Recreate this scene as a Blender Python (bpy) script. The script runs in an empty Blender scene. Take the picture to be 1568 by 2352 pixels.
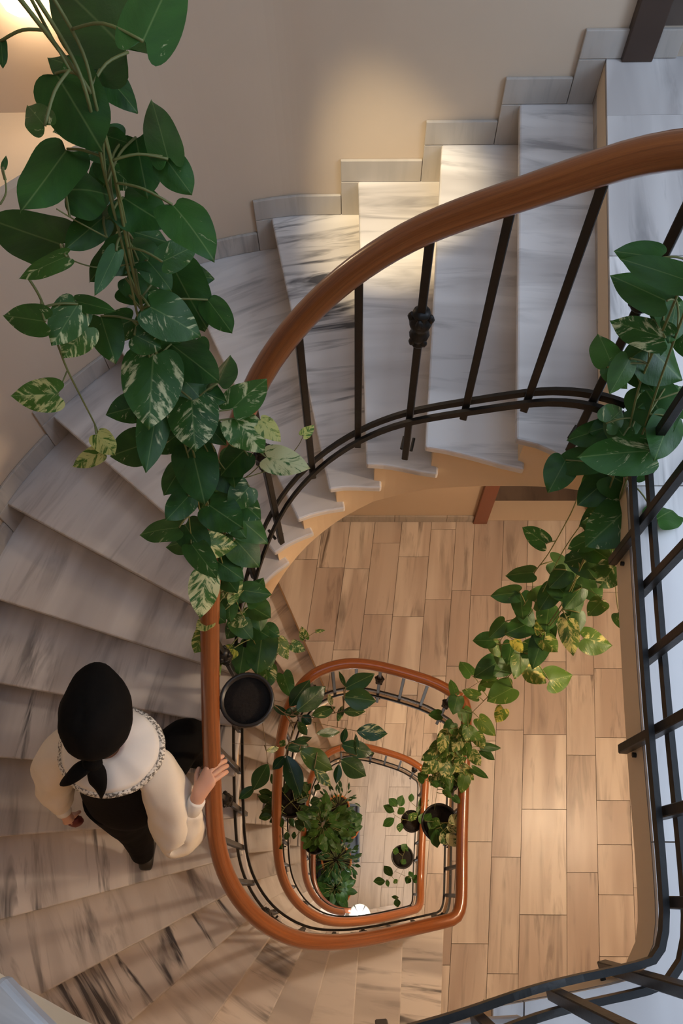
import bpy, bmesh, math, random
import numpy as np
from mathutils import Vector, Matrix, noise as mnoise

# ------------------------------------------------------------------ camera
scene = bpy.context.scene
COL = scene.collection
CAMZ = 11.8
F_PX, NX, NY, CX, CY = 1750.0, 815.0, 2050.0, 784.0, 1176.0
_dn = np.array([NX - CX, CY - NY, -F_PX]); _dn /= np.linalg.norm(_dn)
_up = -_dn
_yw = np.array([0, 1.0, 0]); _yw = _yw - _yw.dot(_up) * _up; _yw /= np.linalg.norm(_yw)
_xw = np.cross(_yw, _up)
BASIS = np.array([_xw, _yw, _up])
cam_d = bpy.data.cameras.new('camera'); cam = bpy.data.objects.new('camera', cam_d); COL.objects.link(cam)
cam_d.sensor_fit = 'VERTICAL'; cam_d.sensor_height = 36.0; cam_d.sensor_width = 24.0
cam_d.lens = 36.0 * F_PX / 2352.0
cam_d.clip_start = 0.05
M4 = Matrix([list(BASIS[0]) + [0], list(BASIS[1]) + [0], list(BASIS[2]) + [CAMZ], [0, 0, 0, 1]])
cam.matrix_world = M4
scene.camera = cam

def at(px, py, d):
    """world point seen at a photo pixel, d metres below the camera"""
    r = BASIS @ np.array([px - CX, CY - py, -F_PX])
    return Vector((r[0] / -r[2] * d, r[1] / -r[2] * d, CAMZ - d))

# ------------------------------------------------------------------ world, lights, exposure
world = bpy.data.worlds.new('world'); scene.world = world; world.use_nodes = True
bg = world.node_tree.nodes['Background']
bg.inputs[0].default_value = (0.56, 0.73, 1.0, 1); bg.inputs[1].default_value = 1.55

ZU, ZL1, ZL2, ZG = 10.05, 6.20, 3.10, 0.0      # upper landing, two lower landings, ground floor

def light(name, kind, loc, energy, color, size=0.1, target=None, **kw):
    d = bpy.data.lights.new(name, kind); d.energy = energy; d.color = color
    if kind == 'AREA':
        d.shape = 'RECTANGLE'; d.size = size; d.size_y = kw.get('size_y', size)
    else:
        d.shadow_soft_size = size
    if kind == 'SPOT':
        d.spot_size = kw.get('spot', 0.6); d.spot_blend = kw.get('blend', 0.5)
    o = bpy.data.objects.new(name, d); COL.objects.link(o); o.location = loc
    if target is not None:
        o.rotation_euler = (Vector(target) - Vector(loc)).to_track_quat('-Z', 'Y').to_euler()
    return o

WARM = (1.0, 0.79, 0.57)
# added cool area light at an unseen window, brightens the upper landing
light('added_cool_light', 'AREA', (2.86, 0.75, ZU + 1.75), 40, (0.66, 0.80, 1.0), 1.3, (0.2, 0.9, ZU - 0.2), size_y=1.7)

scene.view_settings.view_transform = 'Standard'
scene.view_settings.look = 'None'
scene.view_settings.exposure = 0.2
scene.view_settings.gamma = 1.0
scene.view_settings.use_curve_mapping = False

rnd = random.Random(7)

# ------------------------------------------------------------------ materials
def new_mat(name):
    m = bpy.data.materials.new(name); m.use_nodes = True
    nt = m.node_tree
    return m, nt, nt.nodes['Principled BSDF']

def N(nt, typ, **kw):
    n = nt.nodes.new(typ)
    for k, v in kw.items():
        setattr(n, k, v)
    return n

def mathn(nt, op, a, b=None, clamp=False):
    n = N(nt, 'ShaderNodeMath', operation=op); n.use_clamp = clamp
    for i, v in enumerate((a, b)):
        if v is None: continue
        if isinstance(v, (int, float)): n.inputs[i].default_value = v
        else: nt.links.new(v, n.inputs[i])
    return n.outputs[0]

def mixc(nt, fac, a, b):
    n = N(nt, 'ShaderNodeMix', data_type='RGBA')
    for i, v in ((0, fac), (6, a), (7, b)):
        if isinstance(v, (int, float)): n.inputs[i].default_value = v
        elif isinstance(v, tuple): n.inputs[i].default_value = v if len(v) == 4 else v + (1,)
        else: nt.links.new(v, n.inputs[i])
    return n.outputs[2]

def ramp(nt, fac, stops):
    n = N(nt, 'ShaderNodeValToRGB'); e = n.color_ramp.elements
    while len(e) < len(stops): e.new(0.5)
    for el, (p, c) in zip(e, stops):
        el.position = p; el.color = c if len(c) == 4 else tuple(c) + (1,)
    nt.links.new(fac, n.inputs[0]); return n.outputs[0]

def noise_tex(nt, vec, scale, detail=4, rough=0.55, dist=0.0):
    n = N(nt, 'ShaderNodeTexNoise'); n.inputs['Scale'].default_value = scale
    n.inputs['Detail'].default_value = detail; n.inputs['Roughness'].default_value = rough
    n.inputs['Distortion'].default_value = dist
    nt.links.new(vec, n.inputs['Vector']); return n.outputs[0]

def obj_vec(nt, scale=(1, 1, 1), rot=(0, 0, 0), rand=0.0, out='Object'):
    tc = N(nt, 'ShaderNodeTexCoord'); mp = N(nt, 'ShaderNodeMapping')
    mp.inputs['Scale'].default_value = scale; mp.inputs['Rotation'].default_value = rot
    src = tc.outputs[out]
    if rand:
        oi = N(nt, 'ShaderNodeObjectInfo'); mul = mathn(nt, 'MULTIPLY', oi.outputs['Random'], rand)
        cb = N(nt, 'ShaderNodeCombineXYZ')
        for i in range(3): nt.links.new(mul, cb.inputs[i])
        ad = N(nt, 'ShaderNodeVectorMath', operation='ADD')
        nt.links.new(src, ad.inputs[0]); nt.links.new(cb.outputs[0], ad.inputs[1]); src = ad.outputs[0]
    nt.links.new(src, mp.inputs['Vector']); return mp.outputs[0]

def bump(nt, b, h, strength=0.2, dist=0.01):
    n = N(nt, 'ShaderNodeBump'); n.inputs['Strength'].default_value = strength; n.inputs['Distance'].default_value = dist
    nt.links.new(h, n.inputs['Height']); nt.links.new(n.outputs[0], b.inputs['Normal'])

def plain(name, col, rough=0.5, metal=0.0, var=0.0, scale=30, bumpy=0.0, coat=0.0):
    m, nt, b = new_mat(name)
    b.inputs['Roughness'].default_value = rough; b.inputs['Metallic'].default_value = metal
    b.inputs['Coat Weight'].default_value = coat; b.inputs['Coat Roughness'].default_value = 0.12
    v = obj_vec(nt, rand=20); n = noise_tex(nt, v, scale)
    dark = tuple(c * (1 - var) for c in col)
    nt.links.new(mixc(nt, n, dark, tuple(min(1, c * (1 + var)) for c in col)), b.inputs['Base Color'])
    if bumpy: bump(nt, b, n, bumpy, 0.004)
    return m

def marble(name, base, alt, vein, vx=16.0, vy=1.1, amount=0.8, rough=0.22, tint=0.5, rot=0.12):
    """banded marble, veins run along local Y"""
    m, nt, b = new_mat(name)
    v1 = obj_vec(nt, (vx, vy, 2.0), (0, 0, rot), rand=37)
    v2 = obj_vec(nt, (vx * 2.6, vy * 2.2, 2.0), (0, 0, rot), rand=91)
    v3 = obj_vec(nt, (3.0, 2.0, 1.0), (0, 0, rot), rand=53)
    n1 = noise_tex(nt, v1, 1.0, 2.5, 0.5, 0.35)
    n2 = noise_tex(nt, v2, 1.0, 4, 0.6, 0.8)
    n3 = noise_tex(nt, v3, 1.0, 3, 0.5, 0.2)
    band = ramp(nt, n1, [(0.40, (0, 0, 0)), (0.64, (1, 1, 1))])
    streak = ramp(nt, n2, [(0.50, (0, 0, 0)), (0.66, (1, 1, 1))])
    mask = ramp(nt, n3, [(0.40, (0.08, 0.08, 0.08)), (0.60, (1, 1, 1))])
    oi = N(nt, 'ShaderNodeObjectInfo')
    rt = mathn(nt, 'MULTIPLY', oi.outputs['Random'], tint)
    c0 = mixc(nt, mathn(nt, 'MULTIPLY', band, 0.75), base, alt)
    c0 = mixc(nt, rt, c0, alt)
    f = mathn(nt, 'MULTIPLY', mathn(nt, 'MULTIPLY', streak, mask), amount)
    oc = N(nt, 'ShaderNodeSeparateColor'); nt.links.new(oi.outputs['Color'], oc.inputs[0])
    f = mathn(nt, 'MULTIPLY', f, oc.outputs[0], True)
    nt.links.new(mixc(nt, f, c0, vein), b.inputs['Base Color'])
    b.inputs['Roughness'].default_value = rough
    rr = mathn(nt, 'ADD', mathn(nt, 'MULTIPLY', n3, 0.18), rough - 0.08)
    nt.links.new(rr, b.inputs['Roughness'])
    return m

M_TREAD = marble('marble_tread', (0.85, 0.82, 0.80), (0.46, 0.43, 0.42), (0.07, 0.07, 0.08), 5.0, .7, 0.95, 0.33, rot=.2)
M_TILE = marble('marble_tile', (0.77, 0.71, 0.65), (0.42, 0.34, 0.30), (0.13, 0.10, 0.085), 6, .7, 0.85, 0.32, 0.7)
M_GTILE = marble('marble_ground', (0.70, 0.67, 0.64), (0.52, 0.49, 0.47), (0.25, 0.24, 0.24), 12, 1.2, 0.5, 0.3, 0.5)
M_SHADEDSTONE = marble('shaded_marble', (0.20, 0.15, 0.12), (0.12, 0.09, 0.075), (0.05, 0.04, 0.035), 5, .8, 0.6, 0.3)  # shade of the unlit doorway put into the stone colour
M_SKIRT = marble('marble_skirting', (0.50, 0.46, 0.42), (0.40, 0.37, 0.34), (0.20, 0.19, 0.18), 9, 3, 0.6, 0.4)
M_RISER = marble('marble_riser', (0.52, 0.45, 0.38), (0.40, 0.33, 0.27), (0.2, 0.16, 0.12), 12, 3, 0.6, 0.4)
M_PLASTER = plain('wall_plaster', (0.60, 0.49, 0.38), 0.85, var=0.03, scale=6, bumpy=0.06)
M_FASCIA = plain('painted_fascia', (0.76, 0.58, 0.38), 0.7, var=0.05, scale=8)
M_GROUT = plain('grout', (0.24, 0.17, 0.12), 0.9, var=0.1)
M_IRON = plain('black_iron', (0.018, 0.017, 0.016), 0.42, 0.4, var=0.3, scale=60, bumpy=0.15)
M_BLACKPOT = plain('black_plastic', (0.02, 0.019, 0.018), 0.4, var=0.1)
M_SOIL = plain('soil', (0.010, 0.007, 0.005), 0.95, var=0.6, scale=90, bumpy=0.8)
M_TERRA = plain('terracotta', (0.62, 0.22, 0.07), 0.75, var=0.15, scale=20)
M_BLUE = plain('blue_plastic', (0.12, 0.19, 0.30), 0.4, var=0.06)
M_BLACKCLOTH = plain('black_cloth', (0.004, 0.0036, 0.0035), 0.9, var=0.3, scale=60, bumpy=0.3)
M_BLACKCLOTH.node_tree.nodes['Principled BSDF'].inputs['Specular IOR Level'].default_value = 0.15
M_BLOUSE = plain('cream_blouse', (0.80, 0.74, 0.64), 0.85, var=0.04, scale=25, bumpy=0.2)
M_COLLAR = plain('white_collar', (0.84, 0.83, 0.80), 0.8, var=0.03, scale=20)
M_SHOE = plain('black_leather', (0.02, 0.019, 0.018), 0.45, var=0.2)
M_SKIN = plain('skin', (0.66, 0.38, 0.27), 0.5, var=0.06, scale=18)
M_SKIN.node_tree.nodes['Principled BSDF'].inputs['Subsurface Weight'].default_value = 0.1
M_RED = plain('dark_red_purse', (0.16, 0.025, 0.02), 0.6, var=0.2)
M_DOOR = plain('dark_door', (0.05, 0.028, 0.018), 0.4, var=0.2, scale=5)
M_STEM = plain('green_stem', (0.16, 0.17, 0.05), 0.55, var=0.35, scale=14)
M_BROWNSTEM = plain('brown_stem', (0.15, 0.10, 0.04), 0.6, var=0.3, scale=20)
M_METAL = plain('steel', (0.5, 0.5, 0.5), 0.35, 0.9, var=0.05)
M_WHITEPAINT = plain('white_paint', (0.75, 0.74, 0.70), 0.5, var=0.03)

def lace_mat():
    m, nt, b = new_mat('lace')
    v = obj_vec(nt, (1, 1, 1)); n = noise_tex(nt, v, 110, 2, 0.6)
    f = ramp(nt, n, [(0.46, (0, 0, 0)), (0.56, (1, 1, 1))])
    nt.links.new(mixc(nt, f, (0.80, 0.78, 0.72), (0.16, 0.15, 0.13)), b.inputs['Base Color'])
    b.inputs['Roughness'].default_value = 0.9
    return m
M_LACE = lace_mat()

def wood_mat(name, a, c, rough=0.28, coat=0.6):
    m, nt, b = new_mat(name)
    tc = N(nt, 'ShaderNodeTexCoord'); mp = N(nt, 'ShaderNodeMapping'); mp.inputs['Scale'].default_value = (1.5, 26, 1)
    nt.links.new(tc.outputs['UV'], mp.inputs[0])
    n = noise_tex(nt, mp.outputs[0], 1.0, 6, 0.65, 0.4)
    mp2 = N(nt, 'ShaderNodeMapping'); mp2.inputs['Scale'].default_value = (40, 160, 1)
    nt.links.new(tc.outputs['UV'], mp2.inputs[0]); n2 = noise_tex(nt, mp2.outputs[0], 1.0, 2, 0.6)
    f = mathn(nt, 'ADD', mathn(nt, 'MULTIPLY', n, 0.8), mathn(nt, 'MULTIPLY', n2, 0.2))
    nt.links.new(ramp(nt, f, [(0.3, a), (0.7, c)]), b.inputs['Base Color'])
    b.inputs['Roughness'].default_value = rough
    b.inputs['Coat Weight'].default_value = coat; b.inputs['Coat Roughness'].default_value = 0.15
    return m
M_WOOD = wood_mat('handrail_wood', (0.15, 0.040, 0.010), (0.37, 0.115, 0.030))
M_DARKWOOD = wood_mat('dark_rail_wood', (0.10, 0.028, 0.012), (0.20, 0.06, 0.022))
M_FRAME = wood_mat('door_frame_wood', (0.17, 0.045, 0.016), (0.30, 0.085, 0.03), 0.4, 0.3)

def leaf_mat(name, dark, mid, cream, rough=0.33):
    """object colour: R = amount of variegation, G = lightness, B = yellowness"""
    m, nt, b = new_mat(name)
    tc = N(nt, 'ShaderNodeTexCoord'); oi = N(nt, 'ShaderNodeObjectInfo')
    sep = N(nt, 'ShaderNodeSeparateXYZ'); nt.links.new(tc.outputs['Object'], sep.inputs[0])
    oc = N(nt, 'ShaderNodeSeparateColor'); nt.links.new(oi.outputs['Color'], oc.inputs[0])
    ax = mathn(nt, 'ABSOLUTE', sep.outputs[0])
    rr = mathn(nt, 'MULTIPLY', oi.outputs['Random'], 71.0)
    # lateral veins sweep forward from the midrib
    v = mathn(nt, 'SUBTRACT', sep.outputs[1], mathn(nt, 'MULTIPLY', ax, 0.75))
    side = mathn(nt, 'MULTIPLY', mathn(nt, 'SIGN', sep.outputs[0]), 3.7)
    cb = N(nt, 'ShaderNodeCombineXYZ')
    nt.links.new(mathn(nt, 'MULTIPLY', v, 5.0), cb.inputs[0])
    nt.links.new(mathn(nt, 'MULTIPLY', ax, 2.4), cb.inputs[1])
    nt.links.new(mathn(nt, 'ADD', rr, side), cb.inputs[2])
    n = noise_tex(nt, cb.outputs[0], 1.0, 6, 0.68, 0.5)
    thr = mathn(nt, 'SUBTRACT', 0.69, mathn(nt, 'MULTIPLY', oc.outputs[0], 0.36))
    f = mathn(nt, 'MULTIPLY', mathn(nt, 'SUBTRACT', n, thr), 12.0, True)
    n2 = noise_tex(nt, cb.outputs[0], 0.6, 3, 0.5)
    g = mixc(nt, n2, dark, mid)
    g = mixc(nt, oc.outputs[1], g, mid)  # per-leaf lightness, in part skylight put into the green
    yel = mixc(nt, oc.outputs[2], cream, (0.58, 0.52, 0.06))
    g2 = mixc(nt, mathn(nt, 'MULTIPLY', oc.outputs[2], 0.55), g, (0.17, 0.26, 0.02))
    col = mixc(nt, mathn(nt, 'MULTIPLY', f, 0.9), g2, yel)
    rib = mathn(nt, 'SUBTRACT', 1.0, mathn(nt, 'MULTIPLY', ax, 45.0), True)
    col = mixc(nt, mathn(nt, 'MULTIPLY', rib, 0.35), col, (0.30, 0.40, 0.14))
    nt.links.new(col, b.inputs['Base Color'])
    b.inputs['Roughness'].default_value = rough; b.inputs['Specular IOR Level'].default_value = 0.35
    bump(nt, b, n, 0.12, 0.02)
    tr = N(nt, 'ShaderNodeBsdfTranslucent'); nt.links.new(col, tr.inputs[0])
    mx = N(nt, 'ShaderNodeMixShader'); mx.inputs[0].default_value = 0.22
    out = nt.nodes['Material Output']
    nt.links.new(b.outputs[0], mx.inputs[1]); nt.links.new(tr.outputs[0], mx.inputs[2]); nt.links.new(mx.outputs[0], out.inputs[0])
    return m
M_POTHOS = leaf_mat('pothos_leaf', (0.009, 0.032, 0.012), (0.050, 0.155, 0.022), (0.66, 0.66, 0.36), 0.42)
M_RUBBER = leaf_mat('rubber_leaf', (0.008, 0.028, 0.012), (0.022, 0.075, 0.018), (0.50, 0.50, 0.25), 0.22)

def emit_mat(name, col, strength):
    m, nt, b = new_mat(name)
    b.inputs['Base Color'].default_value = (0.9, 0.9, 0.9, 1)
    b.inputs['Emission Color'].default_value = col + (1,); b.inputs['Emission Strength'].default_value = strength
    return m
M_GLOW = emit_mat('warm_lamp_glass', (1.0, 0.66, 0.30), 12.0)
M_GLOBE = emit_mat('white_globe_glass', (0.85, 0.95, 0.85), 0.55)

# ------------------------------------------------------------------ mesh helpers
def mesh(name, verts, faces, mat=None, parent=None, smooth=False, uvs=None):
    me = bpy.data.meshes.new(name)
    me.from_pydata([tuple(v) for v in verts], [], faces)
    if uvs is not None:
        uv = me.uv_layers.new(name='UVMap')
        for p in me.polygons:
            for li, vi in zip(p.loop_indices, p.vertices):
                uv.data[li].uv = uvs[vi]
    if smooth:
        for p in me.polygons: p.use_smooth = True
    me.update()
    bm = bmesh.new(); bm.from_mesh(me); bmesh.ops.recalc_face_normals(bm, faces=bm.faces); bm.to_mesh(me); bm.free()
    if mat: me.materials.append(mat)
    return link(name, me, parent)

def link(name, me, parent=None):
    o = bpy.data.objects.new(name, me); COL.objects.link(o)
    if parent is not None: o.parent = parent
    return o

def thing(name, label, cat, loc=(0, 0, 0), group=None):
    o = bpy.data.objects.new(name, None); COL.objects.link(o); o.location = loc
    o.empty_display_size = 0.1
    return tag(o, label, cat, group)

def tag(o, label, cat, group=None):
    o['label'] = label; o['category'] = cat
    if group: o['group'] = group
    return o

def struct(o, label=None):
    o['kind'] = 'structure'
    if label: o['label'] = label
    return o

class MB:
    def __init__(s): s.v = []; s.f = []; s.uv = []
    def add(s, vs, fs, uvs=None):
        b = len(s.v); s.v += [tuple(v) for v in vs]; s.f += [tuple(i + b for i in f) for f in fs]
        s.uv += uvs if uvs else [(0, 0)] * len(vs)
    def box(s, lo, hi):
        x0, y0, z0 = lo; x1, y1, z1 = hi
        s.add([(x0, y0, z0), (x1, y0, z0), (x1, y1, z0), (x0, y1, z0), (x0, y0, z1), (x1, y0, z1), (x1, y1, z1), (x0, y1, z1)],
              [(0, 3, 2, 1), (4, 5, 6, 7), (0, 1, 5, 4), (1, 2, 6, 5), (2, 3, 7, 6), (3, 0, 4, 7)])
    def prism(s, poly, z0, z1):
        n = len(poly)
        s.add([(p[0], p[1], z0) for p in poly] + [(p[0], p[1], z1) for p in poly],
              [tuple(range(n))[::-1], tuple(range(n, 2 * n))] + [(i, (i + 1) % n, n + (i + 1) % n, n + i) for i in range(n)])
    def tube(s, pts, rad, n=8, cap=True, flat=1.0, up=None):
        """swept tube; rad number or list; flat scales the second axis"""
        pts = [Vector(p) for p in pts]; m = len(pts)
        rads = rad if isinstance(rad, (list, tuple)) else [rad] * m
        tang = []
        for i in range(m):
            t = pts[min(i + 1, m - 1)] - pts[max(i - 1, 0)]
            tang.append(t.normalized() if t.length > 1e-9 else Vector((0, 0, 1)))
        ref = Vector(up) if up is not None else (Vector((0, 0, 1)) if abs(tang[0].z) < 0.9 else Vector((0, 1, 0)))
        vs = []; uv = []; L = 0
        side = None
        for i in range(m):
            t = tang[i]
            if up is not None or side is None:
                a = t.cross(ref)
                if a.length < 1e-6: a = t.orthogonal()
            else:
                a = side - t * side.dot(t)
                if a.length < 1e-6: a = t.orthogonal()
            a.normalize(); side = a; b = a.cross(t).normalized()
            if i: L += (pts[i] - pts[i - 1]).length
            r = rads[i]
            for k in range(n):
                an = 2 * math.pi * (k + 0.5) / n
                vs.append(pts[i] + a * (math.cos(an) * r) + b * (math.sin(an) * r * flat)); uv.append((L, k / n))
        fs = [(i * n + k, i * n + (k + 1) % n, (i + 1) * n + (k + 1) % n, (i + 1) * n + k) for i in range(m - 1) for k in range(n)]
        if cap: fs += [tuple(range(n))[::-1], tuple(range((m - 1) * n, m * n))]
        s.add(vs, fs, uv)
    def lathe(s, prof, c=(0, 0, 0), n=16, axis=None):
        c = Vector(c); vs = []; m = len(prof)
        q = Vector((0, 0, 1)).rotation_difference(Vector(axis)) if axis is not None else None
        for r, z in prof:
            for k in range(n):
                p = Vector((r * math.cos(2 * math.pi * k / n), r * math.sin(2 * math.pi * k / n), z))
                if q: p = q @ p
                vs.append(c + p)
        fs = [(i * n + k, i * n + (k + 1) % n, (i + 1) * n + (k + 1) % n, (i + 1) * n + k) for i in range(m - 1) for k in range(n)]
        fs += [tuple(range(n))[::-1], tuple(range((m - 1) * n, m * n))]
        s.add(vs, fs)
    def build(s, name, mat, parent=None, smooth=False):
        return mesh(name, s.v, s.f, mat, parent, smooth, s.uv)

def soften(o, w=0.006, seg=2):
    b = o.modifiers.new('bevel', 'BEVEL'); b.width = w; b.segments = seg; b.limit_method = 'ANGLE'
    return o

def catmull(P, n, closed=False):
    P = [np.array(p, float) for p in P]; out = []; m = len(P)
    rng = range(m) if closed else range(m - 1)
    for i in rng:
        g = (lambda k: P[k % m]) if closed else (lambda k: P[min(max(k, 0), m - 1)])
        a, b, c, d = g(i - 1), g(i), g(i + 1), g(i + 2)
        for j in range(n):
            t = j / n
            out.append(.5 * ((2 * b) + (c - a) * t + (2 * a - 5 * b + 4 * c - d) * t * t + (3 * b - a - 3 * c + d) * t ** 3))
    if not closed: out.append(P[-1])
    return np.array(out)

# ------------------------------------------------------------------ plan of the stairwell
CP = [(.655, 1.10), (.5, 1.19), (.25, 1.27), (.05, 1.31), (-.12, 1.30), (-.28, 1.23), (-.41, 1.09), (-.49, .9), (-.53, .65), (-.545, .4),
      (-.535, .17), (-.485, .02), (-.39, -.1), (-.25, -.18), (-.08, -.205), (.12, -.195), (.33, -.165), (.5, -.135), (.555, -.115), (.585, -.06),
      (.6, .05), (.625, .35), (.66, .7), (.685, .93), (.69, 1.03), (.68, 1.075)]
WELL = catmull(CP, 12, True)
_sl = np.linalg.norm(np.roll(WELL, -1, 0) - WELL, axis=1)
WS = np.concatenate([[0], np.cumsum(_sl)]); WLEN = WS[-1]

def well(s, off=0.0):
    """plan point at arc length s on the rail line; off > 0 moves away from the open well"""
    s = s % WLEN
    i = int(np.searchsorted(WS, s, side='right') - 1); i = min(i, len(WELL) - 1)
    a, b = WELL[i], WELL[(i + 1) % len(WELL)]
    t = (s - WS[i]) / max(WS[i + 1] - WS[i], 1e-9); p = a + (b - a) * t
    if off:
        a2, b2 = WELL[i - 1], WELL[(i + 2) % len(WELL)]
        d = b2 - a2; d /= np.linalg.norm(d); p = p + np.array([d[1], -d[0]]) * off
    return p

def well_s(p):
    return WS[int(np.argmin(np.linalg.norm(WELL - np.array(p), axis=1)))]

WALLP = [(.1, 2.72), (-.12, 2.72), (-.35, 2.705), (-.75, 2.59), (-1.1, 2.36), (-1.41, 2.02), (-1.63, 1.65), (-1.75, 1.25), (-1.8, .8), (-1.8, .3),
         (-1.74, -.25), (-1.52, -.8), (-1.1, -1.22), (-.6, -1.44), (-.1, -1.5)]
WALL = np.concatenate([[(3.0, 2.72)], catmull(WALLP, 8), [(3.0, -1.5)]])
_wl = np.linalg.norm(WALL[1:] - WALL[:-1], axis=1)
WLS = np.concatenate([[0], np.cumsum(_wl)])

def wall(s, off=0.0):
    s = min(max(s, 0), WLS[-1] - 1e-6)
    i = int(np.searchsorted(WLS, s, side='right') - 1)
    a, b = WALL[i], WALL[i + 1]; t = (s - WLS[i]) / (WLS[i + 1] - WLS[i]); p = a + (b - a) * t
    if off:
        d = (b - a) / np.linalg.norm(b - a); p = p + np.array([-d[1], d[0]]) * off    # into the room
    return p

def wall_hit(p, q):
    """arc length where the ray p->q meets the wall"""
    p = np.array(p); d = np.array(q) - p; best = None
    for i in range(len(WALL) - 1):
        a, b = WALL[i], WALL[i + 1]; e = b - a
        det = d[0] * -e[1] + e[0] * d[1]
        if abs(det) < 1e-12: continue
        r = a - p
        t = (r[0] * -e[1] + e[0] * r[1]) / det; u = (d[0] * r[1] - d[1] * r[0]) / det
        if t > 0 and -1e-9 <= u <= 1 + 1e-9 and (best is None or t < best[0]): best = (t, WLS[i] + u * _wl[i])
    return best[1]

EDGES = {1: ((.735, 1.15), (.91, 2.72)), 2: ((.51, 1.22), (.66, 2.71)), 3: ((.26, 1.28), (.38, 2.72)), 4: ((.07, 1.32), (.04, 2.74)),
         5: ((-.07, 1.31), (-.35, 2.72)), 6: ((-.2, 1.3), (-.78, 2.57)), 7: ((-.32, 1.26), (-1.12, 2.33)), 8: ((-.43, 1.17), (-1.41, 2.02)),
         9: ((-.51, 1.04), (-1.63, 1.65)), 10: ((-.55, .90), (-1.66, 1.24)), 11: ((-.56, .70), (-1.66, .89)), 12: ((-.57, .51), (-1.46, .57)),
         13: ((-.57, .33), (-1.67, .25)), 14: ((-.57, .18), (-1.67, -.10)), 15: ((-.54, .06), (-1.56, -.45)), 16: ((-.48, -.04), (-1.12, -.56)),
         17: ((-.40, -.12), (-.76, -.60)), 18: ((-.28, -.20), (-.50, -.62)), 19: ((-.15, -.235), (-.27, -.64)), 20: ((.01, -.24), (-.03, -.66)),
         21: ((.27, -.22), (.24, -.60)), 22: ((.54, -.18), (.50, -.58))}
ES = {}; EW = {}
for k, (a, b) in EDGES.items():
    s = well_s(a); ES[k] = s if s < 4.5 else s - WLEN
    EW[k] = wall_hit(a, b)
EW[1] = 3.0 - .91

# ------------------------------------------------------------------ the walls
WTOP = ZU + 4.4
NICHE_Z0, NICHE_Z1 = CAMZ - 1.87, CAMZ - 1.87 + 1.55
def near_wall_s(p): return WLS[int(np.argmin(np.linalg.norm(WALL - np.array(p), axis=1)))]
NS0, NS1 = wall_hit((0, 0.6), (-.93, 2.47)), wall_hit((0, .6), (-1.60, 1.68))

def build_wall_left():
    ss = sorted(set([3.0 - .1] + list(WLS[1:]) + [NS0, NS1]))
    ss = [s for s in ss if s >= 2.899]
    zz = [ZG, NICHE_Z0, NICHE_Z1, WTOP]
    mb = MB()
    for i in range(len(ss) - 1):
        for j in range(3):
            mid = (ss[i] + ss[i + 1]) / 2
            if j == 1 and NS0 < mid < NS1: continue
            a, b = wall(ss[i]), wall(ss[i + 1]); a2, b2 = wall(ss[i], -.12), wall(ss[i + 1] - 1e-5, -.12)
            z0, z1 = zz[j], zz[j + 1]
            mb.add([(a[0], a[1], z0), (b[0], b[1], z0), (b[0], b[1], z1), (a[0], a[1], z1)], [(0, 1, 2, 3)])
            if j != 1: mb.add([(a2[0], a2[1], z0), (b2[0], b2[1], z0), (b2[0], b2[1], z1), (a2[0], a2[1], z1)], [(3, 2, 1, 0)])
    # lamp recess: straight outer wall behind the curve
    fr = [wall(NS0 + (NS1 - NS0) * t / 10) for t in range(11)]
    bk = [np.array((-1.72, 1.95)), np.array((-1.72, 2.61)), np.array((-.93, 2.61))]
    poly = fr + bk
    P = [(p[0], p[1]) for p in poly]; n = len(P)
    mb.add([(p[0], p[1], NICHE_Z1) for p in P], [tuple(range(n))])
    for a, b in ((bk[0], bk[1]), (bk[1], bk[2]), (bk[2], fr[0]), (fr[-1], bk[0])):
        mb.add([(a[0], a[1], NICHE_Z0), (b[0], b[1], NICHE_Z0), (b[0], b[1], NICHE_Z1), (a[0], a[1], NICHE_Z1)], [(0, 1, 2, 3)])
    o = mb.build('wall_left', M_PLASTER)
    for p in o.data.polygons: p.use_smooth = False
    struct(o, 'curved beige plaster wall wrapping round the stair flights')
    sm = MB(); sm.prism(P, NICHE_Z0 - .03, NICHE_Z0)
    struct(sm.build('trim_1', plain('recess_sill', (0.66, 0.56, 0.44), 0.5, var=0.08, scale=5)), 'pale marble sill of the lamp recess')
build_wall_left()

DOOR_X0, DOOR_X1, DOOR_H = 1.02, 1.95, 2.1
def build_wall_back():
    mb = MB(); y0, y1 = 2.72, 2.90
    mb.box((.1, y0, ZG), (DOOR_X0, y1, WTOP)); mb.box((DOOR_X1, y0, ZG), (3.0, y1, WTOP))
    lv = [ZG, ZL2, ZL1, ZU]
    for i, z in enumerate(lv):
        top = lv[i + 1] if i + 1 < len(lv) else WTOP
        mb.box((DOOR_X0, y0, z + DOOR_H), (DOOR_X1, y1, top))
    struct(mb.build('wall_back', M_PLASTER), 'straight beige plaster wall behind the landings with doorways')
build_wall_back()

mb = MB()   # unseen right wall, with an opening made for the added window
mb.box((3.0, -1.5, ZG), (3.15, 2.9, ZU + .9)); mb.box((3.0, -1.5, ZU + 2.7), (3.15, 2.9, WTOP))
mb.box((3.0, -1.5, ZU + .9), (3.15, .05, ZU + 2.7)); mb.box((3.0, 1.45, ZU + .9), (3.15, 2.9, ZU + 2.7))
struct(mb.build('wall_right', M_PLASTER), 'plaster wall on the right side of the landings')
mb = MB()
for y in (.05, .73, 1.41): mb.box((3.03, y, ZU + .9), (3.08, y + .04, ZU + 2.7))
for z in (ZU + .9, ZU + 1.78, ZU + 2.66): mb.box((3.03, .05, z), (3.08, 1.45, z + .04))
struct(mb.build('added_window_1', M_WHITEPAINT), 'added white window frame, out of view on the upper landing')  # window added as a source for the cool light

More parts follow.
